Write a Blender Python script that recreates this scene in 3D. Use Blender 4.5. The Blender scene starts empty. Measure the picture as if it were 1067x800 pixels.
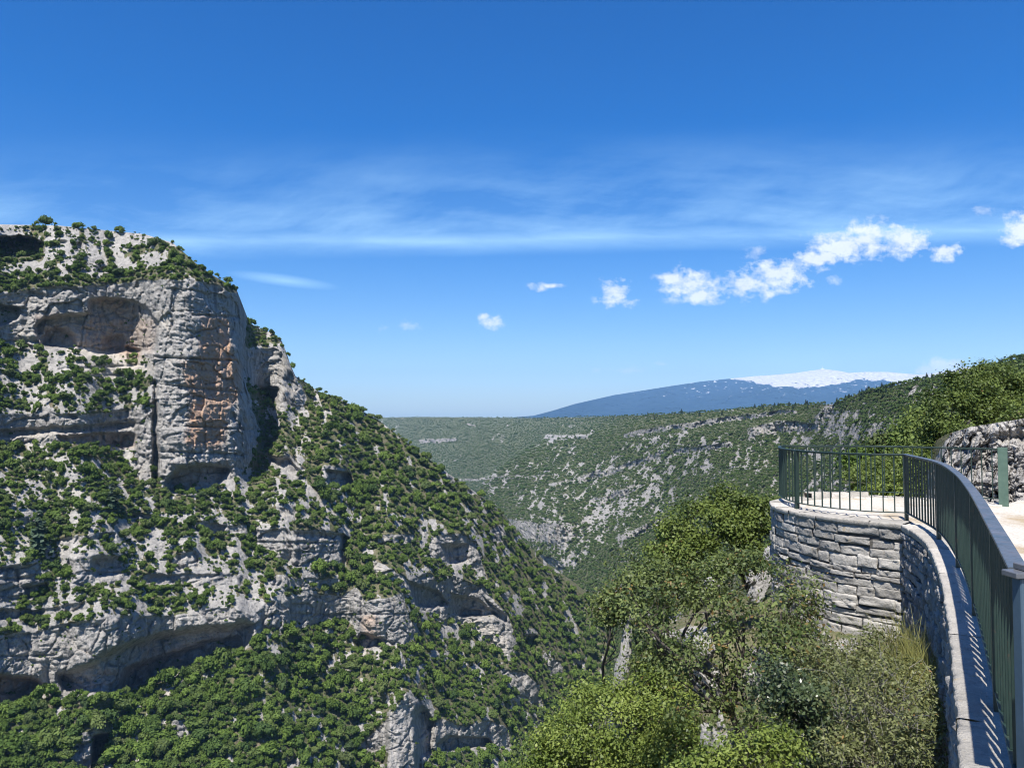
import bpy, bmesh, math, random
import numpy as np
from mathutils import Vector, Matrix
random.seed(7)
RNG = np.random.default_rng(7)
SC = bpy.context.scene
COL = SC.collection

# ------------------------------------------------------------------ camera
FPX, CX, CY, HORIZON = 810.0, 533.5, 400.0, 432.0
EYE = 1.62
PITCH = math.atan((HORIZON - CY) / FPX)
cam_d = bpy.data.cameras.new('camera')
cam = bpy.data.objects.new('camera', cam_d)
COL.objects.link(cam)
cam.location = (0, 0, EYE)
cam.rotation_euler = (math.pi / 2 + PITCH, 0, 0)
cam_d.sensor_fit = 'HORIZONTAL'
cam_d.sensor_width = 36.0
cam_d.lens = 36.0 * FPX / 1067.0
cam_d.clip_start = 0.05
cam_d.clip_end = 120000.0
SC.camera = cam


def rays(px, py):
    """horizontal unit direction (cx, cy) and tangent of elevation for survey sightings."""
    a = (np.asarray(px, float) - CX) / FPX
    b = (CY - np.asarray(py, float)) / FPX
    cp, sp = math.cos(PITCH), math.sin(PITCH)
    dx, dy, dz = a, cp - b * sp, sp + b * cp
    h = np.sqrt(dx * dx + dy * dy)
    return dx / h, dy / h, dz / h


def at(px, py, d):
    """sighting at forward distance d (metres)"""
    x, y, t = rays(px, py)
    r = d / y
    return Vector((float(x * r), float(d), float(EYE + t * r)))


def ground_at(px, py, z=0.0):
    x, y, t = rays(px, py)
    r = (z - EYE) / t
    return Vector((float(x * r), float(y * r), z))


# ------------------------------------------------------------------ noise
def _hash(ix, iy, iz, seed):
    h = (ix.astype(np.uint32) * np.uint32(374761393) + iy.astype(np.uint32) * np.uint32(668265263)
         + iz.astype(np.uint32) * np.uint32(2147483647) + np.uint32((seed * 974711 + 12345) & 0xffffffff))
    h = (h ^ (h >> np.uint32(13))) * np.uint32(1274126177)
    h = (h ^ (h >> np.uint32(16))) * np.uint32(2246822519)
    h = h ^ (h >> np.uint32(15))
    return h.astype(np.float64) / 4294967295.0


def vnoise(x, y, z, seed=0):
    x, y, z = np.broadcast_arrays(np.asarray(x, float), np.asarray(y, float), np.asarray(z, float))
    x0, y0, z0 = np.floor(x), np.floor(y), np.floor(z)
    fx, fy, fz = x - x0, y - y0, z - z0
    ix, iy, iz = x0.astype(np.int64), y0.astype(np.int64), z0.astype(np.int64)
    ux, uy, uz = (f * f * f * (f * (f * 6 - 15) + 10) for f in (fx, fy, fz))
    r = 0
    for a in (0, 1):
        wa = ux if a else 1 - ux
        for b in (0, 1):
            wb = uy if b else 1 - uy
            for c in (0, 1):
                wc = uz if c else 1 - uz
                r = r + wa * wb * wc * _hash(ix + a, iy + b, iz + c, seed)
    return r * 2 - 1


def fbm(x, y, z=0.0, oct=4, seed=0, gain=0.5, ridged=False):
    s, a, n = 0, 1.0, 0
    for o in range(oct):
        k = 2.03 ** o
        v = vnoise(np.asarray(x) * k + o * 7.3, np.asarray(y) * k + o * 3.1, np.asarray(z) * k + o * 5.7, seed + o)
        if ridged:
            v = 1 - 2 * np.abs(v)
        s = s + a * v
        n += a
        a *= gain
    return s / n


def blocks(x, y, z, seed=0):
    """broken rock: a random height per fracture block, and the distance to the block's edge"""
    x0, y0, z0 = np.floor(x), np.floor(y), np.floor(z)
    best = np.full(x.shape, 9.0)
    second = np.full(x.shape, 9.0)
    val = np.zeros(x.shape)
    for a in (-1, 0, 1):
        for b in (-1, 0, 1):
            for c in (-1, 0, 1):
                ix, iy, iz = (x0 + a).astype(np.int64), (y0 + b).astype(np.int64), (z0 + c).astype(np.int64)
                qx = ix + 0.15 + 0.7 * _hash(ix, iy, iz, seed + 1)
                qy = iy + 0.15 + 0.7 * _hash(ix, iy, iz, seed + 2)
                qz = iz + 0.15 + 0.7 * _hash(ix, iy, iz, seed + 3)
                d = np.sqrt((x - qx) ** 2 + (y - qy) ** 2 + (z - qz) ** 2)
                near = d < best
                second = np.where(near, best, np.minimum(second, d))
                val = np.where(near, _hash(ix, iy, iz, seed + 4) * 2 - 1, val)
                best = np.where(near, d, best)
    return val, second - best


def pip(X, Y, poly):
    inside = np.zeros(X.shape, bool)
    n = len(poly)
    for i in range(n):
        x1, y1 = poly[i]
        x2, y2 = poly[(i + 1) % n]
        if y1 == y2:
            continue
        c = ((y1 > Y) != (y2 > Y)) & (X < (x2 - x1) * (Y - y1) / (y2 - y1) + x1)
        inside ^= c
    return inside


def blur(a, n=1, it=1):
    for _ in range(it):
        for ax in (0, 1):
            p = np.pad(a, [(n, n) if i == ax else (0, 0) for i in (0, 1)], mode='edge')
            c = np.cumsum(p, axis=ax)
            c = np.concatenate([np.zeros_like(np.take(c, [0], axis=ax)), c], axis=ax)
            w = 2 * n + 1
            a = (np.take(c, range(w, c.shape[ax]), axis=ax) - np.take(c, range(0, c.shape[ax] - w), axis=ax)) / w
    return a


def sstep(a, b, x):
    t = np.clip((x - a) / (b - a), 0, 1)
    return t * t * (3 - 2 * t)


def curve(pts):
    xs, ys = [p[0] for p in pts], [p[1] for p in pts]
    return lambda x: np.interp(x, xs, ys)


def rank01(a):
    f = a.ravel()
    o = np.empty(f.size)
    o[np.argsort(f)] = np.linspace(0, 1, f.size)
    return o.reshape(a.shape)


# ------------------------------------------------------------------ mesh helpers
def mesh_np(name, V, F, mat=None, smooth=False, attrs=None, parent=None, link=True):
    V = np.asarray(V, np.float32)
    F = np.asarray(F, np.int32)
    me = bpy.data.meshes.new(name)
    me.vertices.add(len(V))
    me.vertices.foreach_set('co', V.ravel())
    k = F.shape[1]
    me.loops.add(F.size)
    me.loops.foreach_set('vertex_index', F.ravel())
    me.polygons.add(len(F))
    me.polygons.foreach_set('loop_start', np.arange(0, F.size, k, dtype=np.int32))
    if smooth:
        me.polygons.foreach_set('use_smooth', np.ones(len(F), bool))
    for an, av in (attrs or {}).items():
        at_ = me.attributes.new(an, 'FLOAT', 'POINT')
        at_.data.foreach_set('value', np.asarray(av, np.float32).ravel())
    me.update(calc_edges=True)
    if mat:
        me.materials.append(mat)
    o = bpy.data.objects.new(name, me)
    if link:
        COL.objects.link(o)
    if parent is not None:
        o.parent = parent
    return o


def bm_obj(name, bm, mat, parent=None, smooth=False):
    me = bpy.data.meshes.new(name)
    bm.to_mesh(me)
    bm.free()
    if smooth:
        for p in me.polygons:
            p.use_smooth = True
    me.materials.append(mat)
    o = bpy.data.objects.new(name, me)
    COL.objects.link(o)
    if parent is not None:
        o.parent = parent
    return o


def empty(name, loc):
    o = bpy.data.objects.new(name, None)
    o.location = loc
    o.empty_display_size = 0.2
    COL.objects.link(o)
    return o


def tag(o, label=None, cat=None, group=None, kind=None):
    if label:
        o['label'] = label
    if cat:
        o['category'] = cat
    if group:
        o['group'] = group
    if kind:
        o['kind'] = kind
    return o


# ------------------------------------------------------------------ materials
class NT:
    def __init__(self, name):
        self.m = bpy.data.materials.new(name)
        self.m.use_nodes = True
        self.t = self.m.node_tree
        self.t.nodes.clear()
        self.out = self.t.nodes.new('ShaderNodeOutputMaterial')

    def n(self, typ, ins=None, **props):
        nd = self.t.nodes.new(typ)
        for k, v in props.items():
            setattr(nd, k, v)
        for k, v in (ins or {}).items():
            s = nd.inputs[k]
            if hasattr(v, 'bl_idname') and isinstance(v, bpy.types.NodeSocket):
                self.t.links.new(v, s)
            else:
                s.default_value = v
        return nd

    def math(self, op, a, b=0.0, c=0.0, clamp=False):
        nd = self.t.nodes.new('ShaderNodeMath')
        nd.operation = op
        nd.use_clamp = clamp
        for i, v in enumerate((a, b, c)):
            if isinstance(v, bpy.types.NodeSocket):
                self.t.links.new(v, nd.inputs[i])
            else:
                nd.inputs[i].default_value = v
        return nd.outputs[0]

    def mix(self, f, a, b, mode='MIX'):
        nd = self.t.nodes.new('ShaderNodeMix')
        nd.data_type = 'RGBA'
        nd.blend_type = mode
        nd.clamp_factor = True
        for s, v in ((nd.inputs[0], f), (nd.inputs[6], a), (nd.inputs[7], b)):
            if isinstance(v, bpy.types.NodeSocket):
                self.t.links.new(v, s)
            elif isinstance(v, (int, float)):
                s.default_value = v
            else:
                s.default_value = (*v, 1.0)
        return nd.outputs[2]

    def noise(self, vec, scale, detail=4.0, rough=0.55, out='Fac'):
        nd = self.n('ShaderNodeTexNoise', {'Scale': scale, 'Detail': detail, 'Roughness': rough})
        if vec is not None:
            self.t.links.new(vec, nd.inputs['Vector'])
        return nd.outputs[out]

    def ramp(self, f, a, b, va=0.0, vb=1.0):
        nd = self.n('ShaderNodeMapRange', {0: f, 1: a, 2: b, 3: va, 4: vb})
        nd.clamp = True
        return nd.outputs[0]

    def attr(self, name):
        return self.n('ShaderNodeAttribute', attribute_name=name).outputs['Fac']

    def scaled(self, vec, s):
        nd = self.n('ShaderNodeMapping')
        self.t.links.new(vec, nd.inputs['Vector'])
        nd.inputs['Scale'].default_value = s
        return nd.outputs[0]

    def finish(self, color, rough=0.9, bump=None, strength=0.5, dist=1.0, spec=0.2, metallic=0.0, transl=None):
        p = self.n('ShaderNodeBsdfPrincipled')
        p.inputs['Specular IOR Level'].default_value = spec
        for s, v in ((p.inputs['Base Color'], color), (p.inputs['Roughness'], rough), (p.inputs['Metallic'], metallic)):
            if isinstance(v, bpy.types.NodeSocket):
                self.t.links.new(v, s)
            elif isinstance(v, (int, float)):
                s.default_value = v
            else:
                s.default_value = (*v, 1.0)
        if bump is not None:
            b = self.n('ShaderNodeBump', {'Strength': strength, 'Distance': dist, 'Height': bump})
            self.t.links.new(b.outputs[0], p.inputs['Normal'])
        sh = p.outputs[0]
        if transl:
            tr = self.n('ShaderNodeBsdfTranslucent')
            if isinstance(color, bpy.types.NodeSocket):
                self.t.links.new(color, tr.inputs['Color'])
            mx = self.n('ShaderNodeMixShader', {0: transl})
            self.t.links.new(sh, mx.inputs[1])
            self.t.links.new(tr.outputs[0], mx.inputs[2])
            sh = mx.outputs[0]
        self.t.links.new(sh, self.out.inputs['Surface'])
        return self.m


def geo_pos(nt):
    return nt.n('ShaderNodeNewGeometry').outputs['Position']


def terrain_mat(name, k=1.0, green=(0.065, 0.09, 0.03), dirt=(0.16, 0.135, 0.09), rlo=0.19, rhi=0.42):
    """limestone + scree + undergrowth. k scales the pattern to the size of the landform."""
    nt = NT(name)
    P = geo_pos(nt)
    bare, cliff, ochre, pale = (nt.attr(a) for a in ('bare', 'cliff', 'ochre', 'pale'))
    n1 = nt.noise(P, 0.05 * k, 5, 0.6)
    n2 = nt.noise(P, 0.35 * k, 6, 0.65)
    n3 = nt.noise(P, 1.7 * k, 3, 0.6)
    v = nt.math('ADD', nt.math('MULTIPLY', n1, 0.35), nt.math('MULTIPLY', n2, 0.65))
    rock = nt.mix(nt.ramp(v, 0.36, 0.62), (rlo, rlo * 0.965, rlo * 0.92), (rhi, rhi * 0.955, rhi * 0.885))
    rock = nt.mix(nt.ramp(n3, 0.35, 0.65, 0.0, 0.45), rock, (0.37, 0.352, 0.32))
    n5 = nt.noise(P, 0.9 * k, 5, 0.7)
    rock = nt.mix(nt.ramp(n5, 0.55, 0.67, 0.0, 0.55), rock, (0.11, 0.11, 0.115))
    # dark water streaks running down cliffs
    st = nt.noise(nt.scaled(P, (0.30 * k, 0.30 * k, 0.022 * k)), 1.0, 5, 0.6)
    stf = nt.math('MULTIPLY', nt.ramp(st, 0.50, 0.66, 0.0, 0.62), cliff)
    rock = nt.mix(stf, rock, (0.10, 0.10, 0.105))
    # bedding bands
    bd = nt.noise(nt.scaled(P, (0.02 * k, 0.02 * k, 0.34 * k)), 1.0, 4, 0.6)
    rock = nt.mix(nt.math('MULTIPLY', nt.ramp(bd, 0.52, 0.68, 0.0, 0.35), cliff), rock, (0.38, 0.345, 0.29))
    on = nt.ramp(nt.noise(nt.scaled(P, (0.16 * k, 0.16 * k, 0.07 * k)), 1.0, 5, 0.65), 0.34, 0.62)
    rock = nt.mix(nt.math('MULTIPLY', ochre, nt.math('MULTIPLY_ADD', on, 0.45, 0.55)), rock, (0.40, 0.255, 0.165))
    rock = nt.mix(nt.math('MULTIPLY', pale, 0.75), rock, (0.46, 0.42, 0.36))
    # small black lichen and holes
    vo = nt.n('ShaderNodeTexVoronoi', {'Scale': 0.45 * k})
    nt.t.links.new(P, vo.inputs['Vector'])
    hole = nt.math('MULTIPLY', nt.ramp(vo.outputs['Distance'], 0.06, 0.24, 0.7, 0.0), nt.ramp(n1, 0.42, 0.55))
    rock = nt.mix(hole, rock, (0.07, 0.07, 0.07))
    g = nt.mix(nt.ramp(n2, 0.35, 0.65), green, dirt)
    g = nt.mix(nt.ramp(n3, 0.55, 0.75), g, (0.25, 0.24, 0.22))
    bf = nt.math('ADD', bare, nt.math('MULTIPLY', nt.math('SUBTRACT', n3, 0.5), 0.5), clamp=True)
    col = nt.mix(nt.ramp(bf, 0.3, 0.6), g, rock)
    h = nt.math('ADD', nt.math('MULTIPLY', n2, 1.0), nt.math('ADD', nt.math('MULTIPLY', n3, 0.45), nt.math('MULTIPLY', n5, 0.7)))
    return nt.finish(col, 0.95, h, 0.75, 1.6 / k, spec=0.08)


def leaf_mat(name, dark, light, accent=None, acc_amt=0.1, rough=0.55, transl=0.25, spec=0.3, obj_rand=False):
    nt = NT(name)
    tint = nt.attr('tint')
    f = tint
    if obj_rand:
        oi = nt.n('ShaderNodeObjectInfo').outputs['Random']
        f = nt.math('ADD', nt.math('MULTIPLY', tint, 0.42), nt.math('MULTIPLY', oi, 0.58))
    col = nt.mix(f, dark, light)
    if obj_rand:
        o2 = nt.math('FRACT', nt.math('MULTIPLY', oi, 17.31))
        col = nt.mix(nt.ramp(o2, 0.6, 1.0, 0.0, 0.5), col, (0.13, 0.145, 0.07))
        o3 = nt.math('FRACT', nt.math('MULTIPLY', oi, 41.7))
        col = nt.mix(nt.ramp(o3, 0.7, 1.0, 0.0, 0.6), col, (0.04, 0.075, 0.032))
    if accent:
        a2 = nt.attr('accent')
        col = nt.mix(nt.ramp(a2, 1 - acc_amt - 0.02, 1 - acc_amt + 0.02), col, accent)
    return nt.finish(col, rough, spec=spec, transl=transl)


M = {}
M['left_cliff'] = terrain_mat('limestone_mountain', 1.0)
M['valley'] = terrain_mat('valley_slope', 0.55, green=(0.045, 0.07, 0.026), dirt=(0.12, 0.12, 0.065), rlo=0.17, rhi=0.33)
M['near_hill'] = terrain_mat('roadside_outcrop', 9.0, green=(0.06, 0.085, 0.02), rlo=0.22, rhi=0.48)
M['near_slope'] = terrain_mat('gorge_edge_slope', 11.0, dirt=(0.2, 0.17, 0.11))
M['wood_far'] = leaf_mat('hillside_leaves', (0.038, 0.072, 0.015), (0.170, 0.245, 0.050), obj_rand=True, rough=0.8, transl=0.25, spec=0.15)
M['wood_valley'] = leaf_mat('valley_leaves', (0.042, 0.075, 0.026), (0.120, 0.175, 0.055), obj_rand=True, rough=0.8, transl=0.2, spec=0.1)
M['conifer'] = leaf_mat('conifer_needles', (0.030, 0.055, 0.030), (0.07, 0.10, 0.065), rough=0.7, transl=0.1, spec=0.15)
M['box_leaf'] = leaf_mat('boxwood_leaves', (0.048, 0.075, 0.014), (0.150, 0.195, 0.040), (0.22, 0.10, 0.05), 0.04)
M['oak_leaf'] = leaf_mat('oak_leaves', (0.050, 0.078, 0.022), (0.160, 0.195, 0.058), (0.19, 0.125, 0.04), 0.13, rough=0.5, spec=0.3)
M['bright_leaf'] = leaf_mat('bright_shrub_leaves', (0.085, 0.125, 0.020), (0.215, 0.265, 0.055), None)
M['dark_leaf'] = leaf_mat('dark_shrub_leaves', (0.032, 0.052, 0.020), (0.095, 0.125, 0.05), None, rough=0.35, spec=0.5)
M['grey_leaf'] = leaf_mat('greyish_shrub_leaves', (0.075, 0.092, 0.032), (0.215, 0.230, 0.090), (0.28, 0.16, 0.06), 0.05, rough=0.5)
M['grass'] = leaf_mat('grass_blades', (0.13, 0.15, 0.035), (0.30, 0.28, 0.10), None, rough=0.6)
nt = NT('bark')
b_ = nt.noise(geo_pos(nt), 14, 4, 0.6)
M['bark'] = nt.finish(nt.mix(b_, (0.035, 0.03, 0.026), (0.11, 0.098, 0.085)), 0.95, b_, 0.6, 0.02, spec=0.1)
nt = NT('dry_twig')
b_ = nt.noise(geo_pos(nt), 20, 3, 0.6)
M['twig'] = nt.finish(nt.mix(b_, (0.16, 0.15, 0.135), (0.34, 0.32, 0.30)), 0.95, spec=0.1)


def stone_mat(name, lo, hi, sc=9.0, lichen=0.25, bump=0.02, mort=None):
    nt = NT(name)
    P = geo_pos(nt)
    n1 = nt.noise(P, sc * 0.45, 5, 0.65)
    n2 = nt.noise(P, sc * 4.0, 5, 0.7)
    tint = nt.attr('tint')
    v = nt.math('ADD', nt.math('MULTIPLY', n1, 0.45), nt.math('ADD', nt.math('MULTIPLY', n2, 0.35), nt.math('MULTIPLY', tint, 0.28)))
    c = nt.mix(nt.ramp(v, 0.32, 0.78), lo, hi)
    l1 = nt.ramp(nt.noise(P, sc * 0.8, 6, 0.7), 0.56, 0.66, 0, lichen)
    c = nt.mix(l1, c, (0.10, 0.10, 0.10))
    l2 = nt.ramp(nt.noise(nt.scaled(P, (1.3, 1.1, 0.9)), sc * 0.6, 5, 0.7), 0.62, 0.70, 0, lichen)
    c = nt.mix(l2, c, (0.40, 0.27, 0.09))
    h = nt.math('ADD', n1, nt.math('MULTIPLY', n2, 0.7))
    return nt.finish(c, 0.92, h, 0.9, bump, spec=0.15)


M['stone'] = stone_mat('limestone_blocks', (0.18, 0.173, 0.16), (0.50, 0.475, 0.43), 9, 0.45, 0.035)
M['mortar'] = stone_mat('mortar', (0.06, 0.06, 0.058), (0.15, 0.145, 0.135), 12, 0.1, 0.02)
M['coping'] = stone_mat('coping_stone', (0.27, 0.255, 0.225), (0.57, 0.53, 0.465), 12, 0.4, 0.03)
M['rubble'] = stone_mat('rubble_wall', (0.14, 0.135, 0.13), (0.40, 0.38, 0.35), 9, 0.3, 0.05)
M['boulder'] = stone_mat('white_limestone', (0.17, 0.168, 0.16), (0.47, 0.455, 0.43), 7, 0.45, 0.05)
nt = NT('pale_gravel')
P = geo_pos(nt)
g1, g2, g3 = nt.noise(P, 1.2, 4, 0.6), nt.noise(P, 26, 4, 0.7), nt.noise(nt.scaled(P, (1, 0.6, 1)), 0.9, 6, 0.65)
c = nt.mix(nt.ramp(g2, 0.3, 0.7), (0.36, 0.33, 0.28), (0.62, 0.58, 0.51))
c = nt.mix(nt.ramp(g3, 0.52, 0.66, 0, 0.75), c, (0.30, 0.22, 0.12))
M['gravel'] = nt.finish(c, 0.95, nt.math('ADD', g1, g2), 0.7, 0.03, spec=0.1)


def paint_mat(name, c1, c2, rough=0.35, rust=0.25):
    nt = NT(name)
    P = geo_pos(nt)
    n1 = nt.noise(P, 6, 5, 0.65)
    n2 = nt.noise(P, 45, 4, 0.6)
    c = nt.mix(nt.ramp(n1, 0.35, 0.65), c1, c2)
    c = nt.mix(nt.ramp(nt.noise(P, 11, 6, 0.75), 0.60, 0.72, 0, rust), c, (0.16, 0.075, 0.04))
    r = nt.ramp(n2, 0.3, 0.7, rough - 0.08, rough + 0.15)
    return nt.finish(c, r, n2, 0.15, 0.004, spec=0.5)


M['rail_paint'] = paint_mat('dark_green_paint', (0.010, 0.025, 0.020), (0.018, 0.038, 0.029), 0.45, 0.35)
M['rail_worn_sky'] = paint_mat('worn_sky_tinted_handrail', (0.055, 0.072, 0.085), (0.115, 0.115, 0.125), 0.36, 0.6)  # worn paint, with reflected sky put into the colour as a blue cast
M['post_sky_grey'] = paint_mat('sky_tinted_post_paint', (0.040, 0.072, 0.105), (0.055, 0.092, 0.128), 0.5, 0.1)  # blue-grey of the reflected sky put into the post's base colour

# ------------------------------------------------------------------ relief of a landform surveyed from the viewpoint
# Columns are bearings, rows are elevation angles; the ground distance r is found by integrating a slope field
# (dr = r dt / (s - t)), so terraces, cliffs and caves come out at their real distance, size and depth.


class Relief:
    def __init__(self, x0, x1, step, yb, ys, r0, slope, vstep=None, cliffs=(), recess=(), warp=4.0, seed=1,
                 s_noise=0.3, s_scale=45.0, extra_r=None, bare=None, ochre=(), pale=(), rough=(2.0, 0.8), rsc=(14.0, 4.0),
                 bed=0.0, lines=(), blk=()):
        xs = np.arange(x0, x1 + 1e-6, step)
        ytop, ybot = ys(xs), yb(xs)
        ny = int((ybot - ytop).max() / (vstep or step)) + 1
        v = np.linspace(0, 1, ny)[:, None]
        X = np.broadcast_to(xs[None], (ny, xs.size)).copy()
        Y = ybot[None] + v * (ytop - ybot)[None]
        self.X, self.Y = X, Y
        wx = warp * (fbm(X / 26, Y / 26, 0.3, 3, seed) + 0.55 * fbm(X / 7, Y / 7, 0.7, 2, seed + 9))
        wy = 0.8 * warp * (fbm(X / 26, Y / 26, 8.3, 3, seed + 3) + 0.55 * fbm(X / 7, Y / 7, 3.7, 2, seed + 5))
        Xw, Yw = X + wx, Y + wy
        S = slope(X, Y) * (1 + s_noise * fbm(X / s_scale, Y / s_scale, 1.5, 4, seed + 20))
        cl = np.zeros(X.shape)
        for poly, s in cliffs:
            m = pip(Xw, Yw, poly).astype(float)
            S = np.where(m > 0, s, S)
            cl = np.maximum(cl, m)
        S = blur(S, 1)
        cl = blur(cl, 1)
        dx, dy, t = rays(X, Y)
        tm = 0.5 * (t[1:] + t[:-1])
        dt = np.diff(t, axis=0)
        dl = dt / np.maximum(S[1:] - tm, 0.07)
        lr = np.empty(X.shape)
        lr[0] = np.log(r0(xs))
        ker = np.array([1, 2, 3, 4, 5, 4, 3, 2, 1], float)
        ker /= ker.sum()
        for j in range(ny - 1):                        # neighbouring bearings share their ground: no knife-edge gullies
            q = np.pad(lr[j] - 0, 4, mode='reflect', reflect_type='odd')
            lr[j + 1] = np.convolve(q, ker, 'valid') + dl[j]
        r = np.exp(lr)
        if extra_r is not None:
            r = r + extra_r(X + 0.8 * wx, Y + 0.5 * wy)
        # real relief: joints, bedding ledges, hollows
        px_, py_, pz_ = dx * r, dy * r, EYE + t * r
        a1, a2 = rough
        c1, c2 = rsc
        d = a1 * fbm(px_ / c1, py_ / c1, pz_ / (c1 * 1.6), 4, seed + 40, ridged=True) * (0.55 + 0.65 * cl)
        d = d + a2 * fbm(px_ / c2, py_ / c2, pz_ / c2, 3, seed + 50) * (0.9 + 0.5 * cl)
        c3 = c2 * 0.36
        d = d + a2 * 0.75 * fbm(px_ / c3, py_ / c3, pz_ / (c3 * 0.8), 3, seed + 55, ridged=True) * (0.85 + 0.4 * cl)
        if blk:
            wgt = np.clip(cl + 0.45 * self._soft(cl), 0, 1)
            sel = wgt > 0.02
            for (bs, bh, amp) in blk:
                wv = 0.5 * fbm(px_[sel] / bs, py_[sel] / bs, pz_[sel] / bs, 2, seed + 71)
                bv, be = blocks(px_[sel] / bs + wv, py_[sel] / bs + wv, pz_[sel] / bh + 0.4 * wv, seed + 72)
                e = np.zeros(d.shape)
                e[sel] = amp * bv + 0.9 * amp * np.clip(0.10 - be, 0, 0.10) / 0.10
                d = d + wgt * e
        if bed:
            zz = pz_ + 3.0 * fbm(px_ / 60, py_ / 60, 0.0, 2, seed + 60)
            d = d + cl * bed * (fbm(0.1, 0.2, zz / 7.0, 4, seed + 61, gain=0.7))
            # vertical joints
            ja = np.arctan2(dx, dy) * 450
            d = d + cl * bed * 0.9 * np.clip(fbm(ja / 9.0, pz_ / 45, 0.5, 4, seed + 63, ridged=True) - 0.35, 0, 1) * 2.0
        for poly, depth, soft in recess:
            m = blur(pip(X + wx * 0.5, Y + wy * 0.5, poly).astype(float), max(1, int(soft)), 2)
            d = d + depth * m
        for (xa, ya, xb, yb_, depth) in lines:          # bedding-plane notches
            yl = np.interp(X, [xa, xb], [ya, yb_]) + wy * 0.35
            m = np.exp(-((Y - yl) / 1.1) ** 2) * ((X > xa) & (X < xb))
            d = d + depth * m
        r = r + d
        self.r, self.t, self.dx, self.dy, self.cliff = r, t, dx, dy, cl
        self.Px, self.Py, self.Pz = dx * r, dy * r, EYE + t * r
        self.Xw, self.Yw = Xw, Yw
        self.ochre, self.pale = np.zeros(X.shape), np.zeros(X.shape)
        for poly, w in ochre:
            self.ochre = np.maximum(self.ochre, blur(pip(Xw, Yw, poly).astype(float), 3) * w)
        for poly, w in pale:
            self.pale = np.maximum(self.pale, blur(pip(Xw, Yw, poly).astype(float), 2) * w)
        self.bare = np.maximum(bare(self) if bare is not None else 0, cl)
        self.bare = np.maximum(self.bare, self.pale)

    @staticmethod
    def _soft(cl):
        return blur(cl, 6, 2)

    def build(self, name, mat, back=(1.03, 1.07, 1.13, 1.2, 1.3), drop=(0.05, 0.15, 0.3, 0.42, 0.5)):
        ny, nx = self.X.shape
        P = np.stack([self.Px, self.Py, self.Pz], -1)
        att = {k: getattr(self, k) for k in ('bare', 'cliff', 'ochre', 'pale')}
        if back:
            ext, prev = [], P[-1]
            for k, (b, dp) in enumerate(zip(back, drop)):
                rr = self.r[-1] * b
                q = np.stack([self.dx[-1] * rr, self.dy[-1] * rr, prev[:, 2] - dp * self.r[-1] * (b - (back[k - 1] if k else 1.0))], -1)
                ext.append(q)
                prev = q
            P = np.concatenate([P, np.stack(ext)], 0)
            att = {k: np.concatenate([v, np.repeat(v[-1:], len(back), 0)], 0) for k, v in att.items()}
        ny = P.shape[0]
        idx = np.arange(ny * nx).reshape(ny, nx)
        F = np.stack([idx[:-1, :-1], idx[:-1, 1:], idx[1:, 1:], idx[1:, :-1]], -1).reshape(-1, 4)
        return mesh_np(name, P.reshape(-1, 3), F, mat, True, att)

    def sample(self, px, py):
        """nearest surface point for scattering"""
        xs = self.X[0]
        i = np.clip(np.round((px - xs[0]) / (xs[1] - xs[0])).astype(int), 0, xs.size - 1)
        yb, yt = self.Y[0][i], self.Y[-1][i]
        j = np.round((py - yb) / (yt - yb) * (self.X.shape[0] - 1)).astype(int)
        ok = (j >= 0) & (j < self.X.shape[0])
        j = np.clip(j, 0, self.X.shape[0] - 1)
        return i, j, ok



# ================================================================== TERRAIN
# ---- the limestone mountain across the gorge
ys_left = curve([(-160, 238), (-40, 235), (0, 234), (60, 235), (110, 240), (150, 244), (180, 253), (195, 266), (205, 275), (222, 287),
                 (240, 297), (247, 303), (251, 313), (259, 334), (263, 338), (275, 344), (285, 347), (293, 354), (298, 366), (303, 381),
                 (308, 392), (320, 399), (330, 407), (350, 414), (370, 424), (395, 438), (420, 458), (440, 473), (470, 496),
                 (500, 517), (520, 533), (535, 550), (545, 566), (570, 591), (600, 614), (625, 636), (645, 662), (655, 690), (660, 720)])
yb_left = curve([(-160, 880), (560, 880), (610, 850), (660, 800)])
r0_left = curve([(-160, 300), (0, 300), (300, 302), (420, 340), (500, 385), (560, 430), (660, 560)])


def slope_left(X, Y):
    s = np.where(X < 330, 0.80, 0.66)
    s = np.where((X >= 250) & (X < 335) & (Y < 505), 0.5, s)
    s = np.where((X < 262) & (Y < 306), 0.95, s)                  # summit rocks
    s = np.where((X < 162) & (Y > 374) & (Y < 436), 1.15, s)      # shrubby terrace
    return s


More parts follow.
